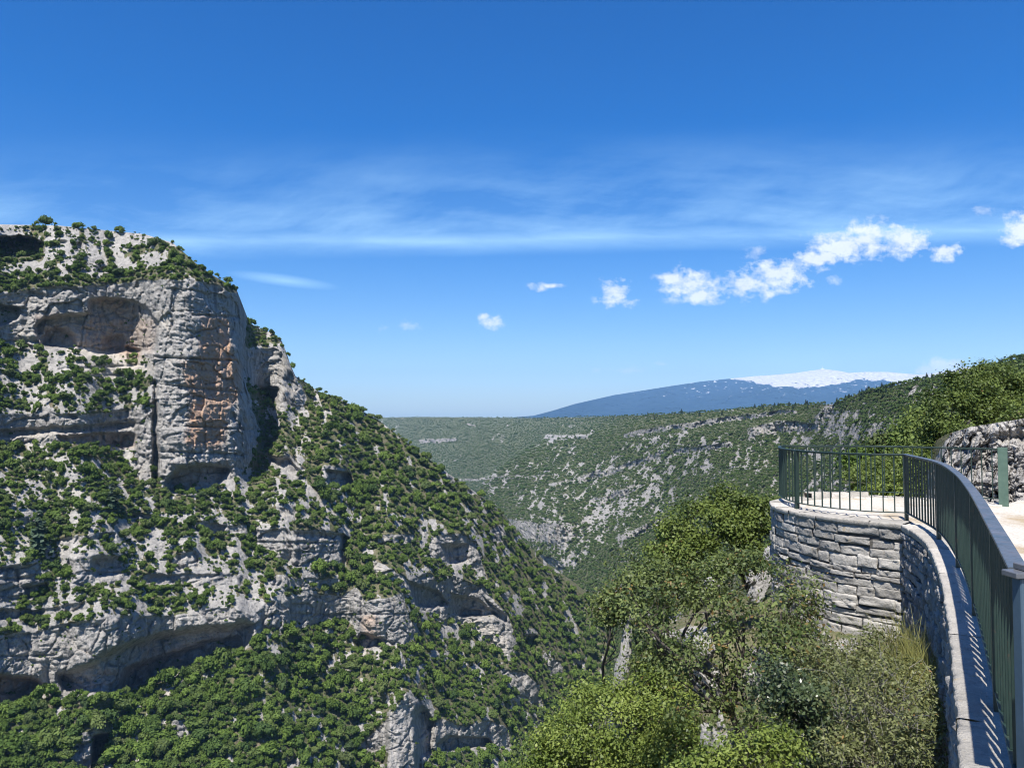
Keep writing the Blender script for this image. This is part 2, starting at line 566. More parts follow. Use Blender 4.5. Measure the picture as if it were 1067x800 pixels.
cliffs_left = [
    ([(-170, 305), (-40, 306), (0, 308), (30, 302), (60, 300), (110, 297), (160, 292), (200, 293), (230, 299), (253, 310), (256, 330),
      (254, 380), (263, 430), (270, 450), (263, 475), (250, 495), (230, 506), (200, 511), (170, 511), (156, 470), (156, 400),
      (160, 372), (150, 372), (120, 373), (95, 366), (60, 368), (40, 364), (20, 362), (-170, 352)], 9.0),
    ([(-170, 436), (-40, 434), (100, 432), (158, 425), (158, 510), (150, 505), (141, 480), (141, 467), (110, 464), (60, 464), (0, 461),
      (-170, 462)], 6.0),
    ([(246, 381), (250, 357), (258, 362), (285, 364), (298, 375), (306, 392), (315, 404), (319, 416), (312, 427), (300, 424), (293, 433),
      (284, 416), (268, 405)], 7.0),
    ([(262, 553), (300, 551), (358, 556), (359, 590), (304, 589), (280, 577)], 5.0),
    ([(72, 583), (128, 579), (126, 606), (76, 613)], 5.0),
    ([(-100, 592), (0, 592), (42, 586), (50, 620), (0, 629), (-100, 625)], 4.0),
    ([(150, 600), (200, 596), (262, 600), (262, 608), (200, 607), (150, 610)], 5.0), ([(60, 560), (120, 556), (121, 563), (60, 568)], 5.0),
    ([(200, 545), (260, 548), (258, 557), (200, 555)], 5.0), ([(285, 600), (356, 604), (354, 613), (285, 611)], 5.0), ([(-100, 632), (40, 636), (90, 628), (90, 636), (40, 645), (-100, 642)], 5.0),
    ([(-100, 545), (30, 540), (30, 547), (-100, 553)], 4.0),
    ([(182, 579), (207, 574), (207, 590), (186, 593)], 4.0),
    ([(135, 535), (160, 536), (158, 545), (138, 544)], 4.0),
    ([(290, 530), (311, 527), (309, 542), (292, 541)], 4.0),
    ([(-170, 665), (0, 661), (36, 659), (60, 651), (92, 647), (132, 643), (180, 643), (216, 635), (248, 631), (264, 642), (280, 627),
      (320, 619), (356, 619), (372, 610), (384, 626), (421, 617), (434, 665), (411, 673), (380, 677), (364, 648), (345, 652), (300, 655),
      (280, 657), (256, 676), (224, 681), (196, 697), (176, 705), (152, 717), (124, 725), (92, 727), (48, 721), (24, 733), (0, 737),
      (-170, 745)], 7.0),
    ([(391, 580), (424, 606), (445, 597), (458, 610), (475, 601), (505, 613), (529, 640), (541, 676), (529, 687), (509, 668), (502, 655),
      (478, 649), (465, 652), (434, 632), (414, 608), (387, 592)], 4.5),
    ([(448, 560), (485, 556), (499, 569), (506, 606), (488, 590), (465, 588), (448, 580)], 5.0),
    ([(392, 558), (432, 556), (429, 568), (397, 567)], 4.0),
    ([(519, 697), (542, 701), (563, 714), (564, 740), (546, 730), (529, 723)], 4.0),
    ([(556, 745), (570, 751), (560, 768)], 4.0),
    ([(411, 741), (423, 719), (441, 731), (449, 749), (449, 785), (437, 810), (405, 812), (404, 783), (370, 791), (376, 773), (391, 760)], 5.0),
    ([(448, 757), (458, 749), (485, 756), (509, 748), (530, 758), (532, 778), (502, 783), (450, 783)], 5.0),
    ([(568, 681), (584, 691), (584, 710), (572, 702)], 4.0), ([(592, 684), (611, 692), (606, 703)], 4.0),
    ([(518, 617), (533, 615), (530, 629)], 3.0),
    ([(80, 764), (97, 759), (117, 766), (101, 806), (70, 806)], 5.0),
    ([(338, 484), (361, 487), (370, 503), (347, 511), (336, 505)], 4.0),
    ([(508, 552), (520, 546), (527, 563), (512, 567)], 4.0),
    ([(482, 508), (500, 511), (520, 521), (516, 526), (500, 519)], 3.0),
    ([(456, 489), (473, 494), (474, 504), (462, 500)], 3.0),
    ([(274, 473), (302, 474), (318, 491), (306, 503), (290, 490)], 4.0),
    ([(57, 755), (67, 755), (68, 766), (57, 766)], 3.0), ([(179, 752), (194, 751), (196, 768), (184, 773)], 3.0),
    ([(412, 690), (417, 679), (422, 690), (420, 698), (413, 698)], 3.0), ([(300, 793), (312, 786), (312, 800), (296, 802)], 3.0),
]
recess_left = [
    ([(-60, 246), (0, 247), (30, 248), (45, 254), (44, 264), (28, 268), (0, 268), (-60, 270)], 34.0, 1),          # high cave
    ([(36, 341), (45, 333), (70, 328), (93, 326), (93, 313), (120, 311), (140, 313), (155, 321), (163, 336), (163, 366), (140, 367),
      (108, 369), (75, 365), (46, 360)], 9.0, 1),                                                                 # great alcove
    ([(47, 345), (60, 341), (76, 350), (76, 364), (48, 362)], 7.0, 2), ([(108, 352), (128, 350), (128, 368), (110, 367)], 6.0, 2),
    ([(132, 362), (146, 364), (142, 380), (136, 379)], 8.0, 1),
    ([(-20, 320), (20, 321), (20, 331), (0, 339), (-20, 340)], 9.0, 1),
    ([(160, 396), (162, 396), (164, 450), (167, 509), (160, 509), (159, 450)], 9.0, 1),                           # dark cleft
    ([(172, 504), (188, 487), (213, 484), (238, 488), (231, 503), (205, 512), (178, 514)], 13.0, 2),               # arch at the foot
    ([(-60, 447), (40, 447), (140, 440), (140, 446), (80, 450), (0, 455), (-60, 455)], 6.0, 1),
    ([(60, 455), (100, 452), (141, 452), (141, 465), (65, 463)], 6.0, 1),
    ([(272, 405), (289, 404), (286, 421), (277, 415)], 14.0, 1),
    ([(60, 704), (100, 690), (130, 673), (172, 661), (215, 655), (264, 649), (256, 673), (200, 693), (152, 713), (124, 723), (68, 721)], 15.0, 3),
    ([(130, 697), (170, 683), (215, 668), (250, 662), (255, 674), (200, 694), (152, 714), (126, 722)], 9.0, 2),
    ([(-60, 703), (0, 703), (36, 707), (48, 718), (20, 731), (0, 735), (-60, 738)], 12.0, 2),
    ([(369, 668), (377, 659), (396, 665), (401, 671), (374, 676)], 10.0, 1),
    ([(424, 606), (458, 618), (467, 629), (450, 632), (434, 631)], 10.0, 2),
    ([(472, 620), (499, 624), (519, 641), (502, 642), (475, 641)], 10.0, 2), ([(484, 634), (502, 635), (502, 642), (478, 641)], 7.0, 1),
    ([(504, 622), (526, 640), (530, 650), (518, 646)], 7.0, 1),
    ([(461, 569), (489, 568), (486, 585), (468, 590)], 9.0, 2),
    ([(455, 774), (468, 766), (509, 769), (515, 777), (488, 779), (456, 782)], 11.0, 1),
    ([(547, 664), (559, 662), (557, 679), (549, 678)], 12.0, 1),
    ([(96, 766), (118, 764), (104, 806), (96, 806)], 16.0, 1),
    ([(25, 612), (50, 608), (52, 620), (28, 622)], 6.0, 1), ([(95, 583), (126, 581), (124, 600), (98, 600)], 4.0, 2),
    ([(300, 554), (356, 557), (357, 562), (300, 560)], 2.0, 1), ([(356, 556), (363, 560), (362, 590), (355, 590)], 9.0, 1),
    ([(341, 490), (365, 492), (368, 503), (347, 510)], 11.0, 1),
    ([(430, 744), (441, 735), (449, 752), (449, 785), (440, 790)], 9.0, 2),
    ([(404, 741), (423, 717), (434, 731), (434, 812), (402, 812)], -13.0, 2),
    ([(280, 476), (300, 478), (312, 490), (304, 498)], 8.0, 1),
    ([(78, 255), (86, 254), (86, 262), (78, 262)], 6.0, 1), ([(58, 251), (70, 253), (66, 256)], 5.0, 1), ([(100, 280), (114, 278), (114, 284), (100, 285)], 5.0, 1),
]
lines_left = [(160, 372, 250, 376, 3.0), (165, 400, 262, 410, 2.0), (180, 444, 265, 447, 2.5), (200, 328, 250, 330, 3.0), (165, 470, 262, 474, 2.0),
              (-60, 352, 40, 356, 2.0), (60, 384, 150, 380, 1.5), (70, 392, 140, 390, 1.2), (262, 564, 350, 566, 1.4), (280, 573, 352, 577, 1.2),
              (-60, 605, 50, 602, 1.5), (75, 598, 128, 597, 1.2), (-60, 685, 60, 682, 2.0), (280, 640, 430, 640, 1.2)]
ochre_left = [([(210, 329), (240, 331), (240, 368), (254, 380), (251, 412), (242, 422), (238, 446), (227, 468), (190, 464), (198, 440), (200, 418), (190, 380), (208, 370)], 1.0),
              ([(108, 352), (140, 352), (150, 378), (136, 382), (120, 370)], 0.7), ([(92, 312), (120, 311), (155, 322), (120, 330)], 0.55),
              ([(60, 453), (141, 453), (141, 465), (65, 463)], 0.5), ([(-60, 700), (40, 705), (48, 720), (0, 735), (-60, 738)], 0.75),
              ([(100, 700), (150, 690), (200, 680), (190, 695), (140, 715), (110, 720)], 0.4), ([(180, 490), (235, 488), (230, 503), (180, 512)], 0.45),
              ([(376, 640), (392, 640), (396, 664), (380, 668)], 0.5), ([(36, 330), (163, 330), (160, 366), (46, 360)], 0.35)]
pale_left = [([(68, 362), (100, 364), (150, 374), (165, 372), (152, 392), (130, 398), (100, 396), (78, 384)], 0.85), ([(160, 322), (175, 321), (176, 345), (164, 345)], 0.7),
             ([(0, 340), (30, 344), (36, 362), (0, 356)], 0.4), ([(35, 685), (50, 683), (52, 712), (40, 708)], 0.6), ([(0, 448), (60, 450), (60, 460), (0, 462)], 0.5),
             ([(164, 735), (178, 705), (200, 690), (240, 679), (256, 675), (240, 689), (200, 697), (182, 714), (170, 742)], 0.9),
             ([(320, 503), (344, 522), (360, 545), (372, 555), (362, 559), (346, 545), (318, 520)], 0.8), ([(393, 583), (408, 597), (424, 609), (414, 608), (390, 592)], 0.7),
             ([(350, 455), (367, 467), (361, 470), (350, 463)], 0.8), ([(359, 434), (371, 445), (366, 447)], 0.7), ([(475, 520), (490, 533), (499, 543), (492, 540)], 0.7),
             ([(475, 642), (505, 645), (528, 665), (530, 684), (512, 670), (490, 656)], 0.7), ([(8, 558), (28, 528), (34, 530), (22, 556)], 0.8), ([(115, 532), (122, 530), (129, 549), (124, 549)], 0.8),
             ([(140, 625), (165, 640), (168, 645), (150, 640)], 0.6), ([(60, 507), (90, 500), (90, 515), (50, 525)], 0.5), ([(273, 716), (277, 730), (281, 760), (277, 760)], 0.7),
             ([(138, 748), (146, 745), (146, 790), (140, 792)], 0.7), ([(20, 745), (28, 745), (22, 775), (12, 800), (8, 800)], 0.7), ([(345, 800), (354, 775), (358, 776), (352, 800)], 0.7),
             ([(366, 725), (373, 722), (370, 738), (365, 738)], 0.7), ([(372, 670), (384, 673), (382, 684), (374, 680)], 0.7), ([(455, 779), (510, 777), (515, 783), (455, 785)], 0.5)]


def extra_left(X, Y):
    xe = np.interp(Y, [290, 305, 330, 380, 430, 475, 500], [251, 253, 255, 252, 263, 267, 257])
    d = 27 * sstep(-20, 16, X - xe) ** 1.4 * np.where(X < 275, 1, np.clip((335 - X) / 60, 0, 1))
    d = d * sstep(512, 486, Y)
    # the whole wall bows: flutes between the buttresses
    d = d + 7 * np.sin(X / 19.0 + 1.0) * sstep(520, 480, Y) * np.clip((248 - X) / 45, 0, 1)
    d = d + 6 * np.sin(X / 23.0) * sstep(600, 640, Y) * sstep(740, 720, Y)
    return d


# bare-rock share by zone; everything else carries woodland
def veg_left(X, Y):
    d = np.where(X > 330, 0.87, 0.62)
    d = np.where((X < 330) & (Y < 660), 0.36 + 0.0 * X, d)
    d = np.where((X < 330) & (Y < 560) & (Y > 505), 0.56, d)
    d = np.where((X < 162) & (Y < 437), 0.42, d)
    d = np.where((X < 162) & (Y > 462) & (Y < 512), 0.60, d)
    lowline = np.interp(X, [-150, 24, 92, 124, 152, 196, 256, 280, 356, 400], [737, 734, 728, 724, 716, 697, 677, 657, 652, 675])
    d = np.where((Y > lowline) & (X < 420), 0.87, d)
    d = np.where((X > 262) & (X < 330) & (Y < 505) & (Y > 395), 0.78, d)
    d = np.where((X < 215) & (Y < 292), 0.22, d)
    d = np.where((X >= 200) & (X < 256) & (Y < 306), 0.9, d)
    d = np.where((X >= 250) & (X < 292) & (Y < 360), 0.75, d)
    d = np.where((X >= 285) & (X < 310) & (Y < 395), 0.3, d)
    d = np.where((X > 350) & (X < 372) & (Y > 505) & (Y < 560), 0.7, d)
    d = np.where((X > 420) & (X < 560) & (Y > 540) & (Y < 700), 0.80, d)
    return d


green_ledges = [[(-160, 286), (0, 284), (30, 289), (70, 291), (110, 286), (150, 280), (175, 274), (183, 262), (160, 253), (165, 249), (185, 256), (205, 272),
                 (222, 285), (240, 294), (249, 309), (225, 297), (200, 290), (170, 292), (130, 295), (100, 297), (60, 300), (40, 306), (0, 305), (-160, 306)],
                [(-60, 269), (25, 268), (45, 262), (43, 272), (0, 277), (-60, 277)], [(130, 263), (150, 257), (170, 250), (173, 258), (150, 266), (130, 269)],
                [(255, 336), (285, 350), (292, 360), (270, 358), (252, 352)], [(122, 393), (150, 390), (157, 398), (150, 406), (120, 408)],
                [(94, 458), (110, 456), (112, 468), (100, 480), (88, 480)]]


def bare_left(R):
    d = veg_left(R.Xw, R.Yw)
    for p in green_ledges:
        d = np.where(pip(R.Xw, R.Yw, p), 0.95, d)
    R.dens = d
    u = rank01(0.7 * fbm(R.X / 11, R.Y / 12, 2.2, 4, 81, gain=0.65) + 0.5 * fbm((R.X - 0.25 * R.Y) / 6, R.Y / 22, 4.2, 3, 91, gain=0.65))
    R.u = u
    return sstep(d - 0.06, d + 0.08, u)


LEFT = Relief(-150, 658, 0.9, yb_left, ys_left, r0_left, slope_left, cliffs=cliffs_left, recess=recess_left, warp=4.5, seed=3,
              extra_r=extra_left, bare=bare_left, ochre=ochre_left, pale=pale_left, rough=(4.0, 1.1), rsc=(26.0, 8.0), bed=1.3, lines=lines_left, blk=((12.0, 9.0, 1.5), (4.2, 3.0, 0.6)))
o = LEFT.build('mountain', M['left_cliff'])
tag(o, 'grey limestone mountain with tall ochre stained cliff, caves and wooded terraces across the gorge', 'mountain', kind='structure')

# ---- the far valley: gorge sides, plateau and the rocky hill
ys_val = curve([(340, 436), (440, 434.5), (560, 435.5), (650, 433.5), (700, 431), (740, 429), (800, 423), (850, 421), (868, 421), (882, 415), (905, 407), (930, 402), (945, 399),
                (960, 395), (985, 391), (1010, 387), (1040, 379), (1067, 371), (1140, 355)])
yb_val = curve([(340, 480), (440, 520), (500, 570), (540, 620), (560, 660), (600, 720), (640, 790), (700, 760), (760, 700), (800, 660), (900, 600), (1000, 560), (1140, 545)])
r0_val = curve([(340, 2400), (440, 1650), (500, 1150), (540, 880), (600, 600), (640, 520), (700, 440), (760, 420), (800, 420), (900, 340), (1000, 250), (1140, 190)])


def slope_val(X, Y):
    s = np.interp(X, [340, 500, 560, 640, 760, 900, 1000, 1140], [.10, .13, .17, .27, .30, .38, .42, .45])
    top = np.interp(X, [340, 560, 700, 850, 900, 1140], [470, 475, 455, 436, 400, 380])
    s = np.where(Y < top, 0.10, s)
    # two spurs running down to the gorge bed
    s = s * (1 + 0.35 * np.sin((X - 0.9 * Y) / 34.0))
    return s


band1 = [(649, 451), (713, 441), (770, 433), (830, 426), (832, 430), (775, 438), (715, 447), (650, 456)]
cliffs_val = [
    ([(569, 452), (592, 454), (616, 452), (614, 457), (590, 458), (567, 458)], 2.0), (band1, 1.5),
    ([(436, 458), (476, 457), (478, 460), (440, 462)], 1.5), ([(482, 440), (497, 445), (488, 444)], 1.0),
    ([(522, 539), (560, 545), (592, 544), (600, 558), (581, 571), (550, 562), (529, 549)], 3.0),
    ([(848, 437), (862, 420), (871, 421), (869, 434), (856, 446), (850, 444)], 3.0),
    ([(780, 447), (811, 440), (831, 438), (852, 443), (852, 449), (813, 451), (780, 458)], 3.0),
    ([(445, 498), (470, 499), (520, 496.5), (565, 495), (565, 497), (520, 499), (470, 501), (445, 500)], 0.6),
    ([(600, 497), (640, 488), (690, 470), (692, 475), (642, 494), (602, 503)], 2.5), ([(620, 520), (660, 506), (664, 512), (622, 527)], 2.5),
    ([(640, 560), (690, 540), (694, 546), (644, 567)], 2.5), ([(700, 470), (760, 462), (762, 467), (702, 476)], 2.5), ([(556, 575), (590, 588), (586, 597), (553, 583)], 2.5),
    ([(571, 504), (585, 501), (599, 501), (599, 503), (585, 504), (574, 508)], 0.8),
]
rocky_val = [([(609, 534), (641, 509), (690, 471), (704, 472), (676, 520), (641, 548), (599, 588), (579, 588), (562, 562)], 0.36),
             ([(655, 458), (715, 448), (780, 452), (760, 478), (700, 480), (660, 478)], 0.66), ([(560, 462), (620, 460), (630, 480), (580, 486)], 0.74),
             ([(560, 460), (640, 462), (700, 455), (780, 458), (834, 482), (834, 520), (780, 560), (700, 575), (640, 600), (600, 590), (560, 550), (520, 500)], 0.74),
             ([(858, 428), (928, 428), (938, 448), (887, 463), (858, 460)], 0.42), ([(932, 407), (955, 403), (958, 411), (935, 413)], 0.4),
             ([(945, 419), (974, 410), (976, 414), (951, 422)], 0.12), ([(780, 445), (1000, 440), (1000, 545), (800, 560)], 0.62),
             ([(628, 476), (640, 474), (645, 500), (632, 505)], 0.35), ([(790, 452), (850, 447), (850, 470), (780, 480)], 0.75),
             ([(640, 590), (700, 560), (760, 560), (760, 640), (660, 680)], 0.75)]


def extra_val(X, Y):
    # the head of the gorge lies well beyond the spur that comes down from the right
    xl = np.interp(Y, [436, 444, 452, 460, 470, 485, 498, 510, 525, 560], [650, 622, 596, 566, 546, 524, 508, 500, 504, 508])
    wd = np.interp(Y, [436, 450, 462, 480], [60, 30, 8, 5])
    far = 620 * sstep(-wd, wd, xl - X)
    # and the near bank stands in front of the rocky belt
    yl = np.interp(X, [560, 600, 640, 700, 760, 834, 900], [640, 598, 562, 528, 500, 478, 470])
    near = -35 * sstep(-3, 5, Y - yl) * sstep(590, 640, X) * sstep(900, 820, X)
    yl2 = np.interp(X, [500, 540, 600, 700], [512, 520, 512, 480])
    mid = -35 * sstep(-3, 4, Y - yl2) * sstep(505, 540, X) * sstep(690, 640, X) * sstep(598, 560, Y)
    return far + near + mid


def bare_val(R):
    d = np.where(R.Y < 470, 0.965, 0.92)
    for p, v in rocky_val:
        d = np.where(pip(R.Xw, R.Yw, p), np.minimum(d, v), d)
    xl = np.interp(R.Yw, [436, 444, 452, 460, 470, 485, 498, 510, 525, 560], [650, 622, 596, 566, 546, 524, 508, 500, 504, 508])
    d = np.where(R.Xw < xl, 0.99, d)
    yl = np.interp(R.Xw, [560, 600, 640, 700, 760, 834, 900], [640, 598, 562, 528, 500, 478, 470])
    d = np.where((R.Yw > yl) & (R.Xw > 600) & (R.Xw < 840), 0.93, d)
    d = blur(d, 3)
    # rock ribs run up the slope, leaning towards the head of the gorge
    u = rank01(0.55 * fbm(R.X / 6, R.Y / 4, 1.2, 4, 181, gain=0.7) + 0.6 * fbm((R.X + 0.55 * R.Y) / 3.2, (R.Y) / 9, 4.2, 3, 191) + 0.3 * fbm(R.X / 22, R.Y / 14, 7.2, 2, 195))
    R.dens, R.u = d, u
    return sstep(d - 0.05, d + 0.05, u)


VAL = Relief(342, 1138, 0.9, yb_val, ys_val, r0_val, slope_val, vstep=0.8, cliffs=cliffs_val, warp=2.6, seed=31, s_noise=0.45, s_scale=36, bare=bare_val, extra_r=extra_val, rough=(9.0, 5.0), rsc=(70, 18), bed=1.5, blk=((16.0, 14.0, 3.0),))
o = VAL.build('hills', M['valley'])
tag(o, 'wooded gorge sides speckled with grey rock below the level plateau', 'hills', kind='structure')

# ---- the great mountain on the horizon
ys_big = curve([(400, 445), (500, 437.5), (556, 433), (575, 428), (600, 420.5), (640, 411.5), (700, 402), (730, 397.5), (760, 394.5), (785, 392), (800, 391), (825, 389), (843, 386.5), (857, 384.5),
                (872, 386), (885, 388.5), (900, 387.5), (925, 387.5), (941, 389), (962, 390.5), (985, 387), (1010, 382), (1067, 378), (1140, 376)])
r0_big = curve([(400, 9000), (1140, 9000)])


def slope_big(X, Y):
    return 0.155 + 0.05 * np.sin(X / 21.0 + 0.2 * Y) + 0.0 * Y


BIG = Relief(402, 1138, 1.0, curve([(400, 452), (1140, 452)]), ys_big, r0_big, slope_big, vstep=0.5, seed=51, s_noise=0.5, s_scale=22, rough=(260, 90), rsc=(1100, 300), warp=2)
snow_line = np.interp(BIG.X, [402, 640, 730, 765, 786, 800, 830, 850, 868, 900, 925, 942, 960, 1138], [300, 300, 391, 394, 397, 401, 403, 402, 400, 394, 396, 401, 402, 402])
sn = fbm(BIG.X / 9, BIG.Y / 4, 0.4, 4, 66)
streak = fbm((BIG.X - 2.2 * BIG.Y) / 5.0, (BIG.Y + 0.25 * BIG.X) / 1.6, 0.9, 3, 77)
BIG.pale = np.clip(sstep(2.4, -1.2, BIG.Y - snow_line + 3.5 * sn), 0, 1)
BIG.bare = np.maximum(BIG.pale, sstep(0.30, 0.47, streak) * sstep(432, 398, BIG.Y + 6 * sn) * 0.6)
BIG.bare = np.where(BIG.X < 560, 0, BIG.bare)
nt = NT('high_mountain')
P = geo_pos(nt)
n1 = nt.noise(P, 0.004, 5, 0.6)
n2 = nt.noise(P, 0.015, 5, 0.65)
forest = nt.mix(nt.ramp(n1, 0.35, 0.65), (0.008, 0.022, 0.042), (0.016, 0.036, 0.060))  # forest tone with the blue of distant haze mixed into its colour
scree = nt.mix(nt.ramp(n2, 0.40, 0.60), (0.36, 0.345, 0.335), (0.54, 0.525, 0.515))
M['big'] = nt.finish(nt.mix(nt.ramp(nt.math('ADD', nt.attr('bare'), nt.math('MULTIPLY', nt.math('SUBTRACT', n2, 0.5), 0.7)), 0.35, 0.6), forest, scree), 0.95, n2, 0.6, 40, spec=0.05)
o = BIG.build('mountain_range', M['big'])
tag(o, 'long blue mountain on the horizon with a white scree covered summit', 'mountain', kind='structure')

j = int(np.argmin(np.abs(BIG.X[0] - 857)))
sx, sy, sz = float(BIG.Px[-1, j]), float(BIG.Py[-1, j]), float(BIG.Pz[-1, j])
bm = bmesh.new()
for (z0, z1, r_a, r_b) in ((-30, 14, 15, 15), (14, 17, 15, 9), (17, 36, 5, 4.0), (36, 62, 2.0, 1.0)):
    bmesh.ops.create_cone(bm, cap_ends=True, segments=12, radius1=r_a, radius2=r_b, depth=z1 - z0, matrix=Matrix.Translation((0, 0, (z0 + z1) / 2)))
for dx_ in (-26, 24):
    bmesh.ops.create_cube(bm, size=1, matrix=Matrix.Translation((dx_, 0, -4)) @ Matrix.Diagonal((30, 16, 22, 1)))
nt = NT('white_render')
o = bm_obj('observatory_tower', bm, nt.finish((0.7, 0.7, 0.7), 0.8))
o.location = (sx, sy, sz)
tag(o, 'tiny white observatory tower on the pale summit of the distant mountain', 'tower')

# ---- valley floor out to the horizon
gs = [(-60000, -8000), (60000, -8000), (60000, 90000), (-60000, 90000)]
nt = NT('lowland')
n1 = nt.noise(geo_pos(nt), 0.004, 5, 0.6)
M['low'] = nt.finish(nt.mix(nt.ramp(n1, 0.35, 0.65), (0.035, 0.055, 0.025), (0.07, 0.085, 0.04)), 0.95, spec=0.05)
gx = np.concatenate([np.linspace(-60000, -3000, 14), np.linspace(-2500, 2500, 21), np.linspace(3000, 60000, 14)])
gy = np.concatenate([np.linspace(-8000, -500, 8), np.linspace(0, 5000, 21), np.linspace(6000, 90000, 24)])
GX, GY = np.meshgrid(gx, gy)
GZ = -360 + 25 * fbm(GX / 1500, GY / 1500, 0.1, 3, 5) - 60 * sstep(8000, 40000, GY)
gi = np.arange(GX.size).reshape(GX.shape)
o = mesh_np('ground', np.stack([GX, GY, GZ], -1).reshape(-1, 3), np.stack([gi[:-1, :-1], gi[:-1, 1:], gi[1:, 1:], gi[1:, :-1]], -1).reshape(-1, 4), M['low'], True)
tag(o, kind='structure')

# ================================================================== WOODLAND ON THE SLOPES
def unit_dirs(n, rng):
    d = rng.normal(size=(n, 3))
    return d / np.linalg.norm(d, axis=1)[:, None]


def leaf_quads(C, N, L, Wd, rng):
    """one diamond-shaped leaf (or spray) per centre C facing about N"""
    n = len(C)
    a = rng.normal(size=(n, 3))
    u = np.cross(N, a)
    u /= np.linalg.norm(u, axis=1)[:, None] + 1e-9
    w_ = np.cross(N, u)
    L, Wd = np.asarray(L).reshape(-1, 1), np.asarray(Wd).reshape(-1, 1)
    fold = N * (0.18 * Wd)
    V = np.stack([C - u * L, C - w_ * Wd + fold - u * L * 0.15, C + u * L, C + w_ * Wd + fold - u * L * 0.15], 1).reshape(-1, 3)
    return V, np.arange(4 * n).reshape(-1, 4)


def ico(sub):
    bm = bmesh.new()
    bmesh.ops.create_icosphere(bm, subdivisions=sub, radius=1.0)
    bm.verts.ensure_lookup_table()
    V = np.array([v.co[:] for v in bm.verts])
    F = np.array([[v.index for v in f.verts] for f in bm.faces])
    bm.free()
    return V, F


ICO2 = ico(2)
ICO1 = ico(1)


def tri_as_quad(F):
    return np.concatenate([F, F[:, -1:]], 1)


def crown_proto(name, mat, seed, nclump=13, nleaf=38, leaf=0.135, tall=1.0):
    rng = np.random.default_rng(seed)
    # clumps fill a lopsided dome
    d = unit_dirs(nclump, rng)
    d[:, 2] = np.abs(d[:, 2]) * 1.1 - 0.25
    rad = rng.uniform(0.42, 0.78, nclump)
    ctr = d * rad[:, None] * np.array([1, 1, 0.85 * tall]) + np.array([0, 0, 0.68 * tall])
    cr = rng.uniform(0.26, 0.44, nclump)
    Vs, Fs, T = [], [], []
    off = 0
    for c, r in zip(ctr, cr):
        bv = ICO1[0] * r * 0.80 * (1 + 0.25 * rng.normal(size=(len(ICO1[0]), 1))) + c
        Vs.append(bv)
        Fs.append(ICO1[1] + off)
        T.append(np.full(len(bv), rng.uniform(0.0, 0.35)))
        off += len(bv)
    Vb, Fb = np.concatenate(Vs), np.concatenate(Fs)
    ld = unit_dirs(nclump * nleaf, rng)
    ld[:, 2] = ld[:, 2] * 0.8 + 0.25
    ld /= np.linalg.norm(ld, axis=1)[:, None]
    rep = np.repeat(np.arange(nclump), nleaf)
    C = ctr[rep] + ld * (cr[rep] * rng.uniform(0.8, 1.18, len(rep)))[:, None]
    N = ld + 0.6 * rng.normal(size=ld.shape)
    N /= np.linalg.norm(N, axis=1)[:, None]
    lv, lf = leaf_quads(C, N, rng.uniform(0.7, 1.2, len(C)) * leaf, rng.uniform(0.5, 0.9, len(C)) * leaf, rng)
    ct = rng.uniform(0.15, 0.85, nclump)
    lt = np.repeat(np.clip(ct[rep] + rng.normal(size=len(rep)) * 0.15, 0, 1), 4)
    V = np.concatenate([Vb, lv])
    F = np.concatenate([np.stack([Fb[:, 0], Fb[:, 1], Fb[:, 2], Fb[:, 2]], 1), lf + len(Vb)])
    tri = np.concatenate([Fb, (lf + len(Vb))[:, [0, 1, 2]], (lf + len(Vb))[:, [0, 2, 3]]])
    o = mesh_np(name, V, tri, mat, False, {'tint': np.concatenate([np.concatenate(T), lt])}, link=False)
    return o


def conifer_proto(name, mat, seed, layers=11, leaf=0.16, per=26):
    rng = np.random.default_rng(seed)
    C, N, T = [], [], []
    for k in range(layers):
        h = k / (layers - 1)
        R = (1 - h) ** 0.8 * 0.95 + 0.05
        nb = int(per * (0.4 + 0.6 * R))
        a = rng.uniform(0, 2 * math.pi, nb)
        q = rng.uniform(0.25, 1.0, nb) ** 0.6 * R * rng.uniform(0.75, 1.05, nb)
        C.append(np.stack([np.cos(a) * q, np.sin(a) * q, 0.25 + h * 3.4 - 0.28 * q + rng.normal(size=nb) * 0.06], 1))
        nn = np.stack([np.cos(a) * 0.4, np.sin(a) * 0.4, np.ones(nb)], 1) + 0.35 * rng.normal(size=(nb, 3))
        N.append(nn / np.linalg.norm(nn, axis=1)[:, None])
        T.append(rng.uniform(0.1, 0.9, nb))
    C, N, T = map(np.concatenate, (C, N, T))
    lv, lf = leaf_quads(C, N, rng.uniform(1.2, 2.0, len(C)) * leaf, rng.uniform(0.7, 1.1, len(C)) * leaf, rng)
    # dim inner cone keeps the tree from being see-through
    m = 10
    ang = np.linspace(0, 2 * math.pi, m, endpoint=False)
    cv = np.concatenate([np.stack([np.cos(ang) * 0.55, np.sin(ang) * 0.55, np.full(m, 0.2)], 1), [[0, 0, 3.4]]])
    cf = np.array([[i, (i + 1) % m, m] for i in range(m)])
    V = np.concatenate([cv, lv])
    lf = lf + len(cv)
    F = np.concatenate([cf, lf[:, [0, 1, 2]], lf[:, [0, 2, 3]]])
    return mesh_np(name, V, F, mat, False, {'tint': np.concatenate([np.zeros(len(cv)), np.repeat(T, 4)])}, link=False)


PROTO_A = [crown_proto('holm_oak', M['wood_far'], 100 + i, nclump=(12, 15, 10, 14, 17, 13)[i], tall=(1.0, 0.85, 1.2, 0.95, 0.8, 1.1)[i]) for i in range(6)]
PROTO_B = [crown_proto('scrub_oak', M['wood_valley'], 200 + i, nclump=9, nleaf=20, leaf=0.18, tall=(1.0, 0.85, 1.15, 0.9)[i]) for i in range(4)]
PROTO_C = [conifer_proto('conifer', M['conifer'], 300), conifer_proto('conifer', M['conifer'], 301)]


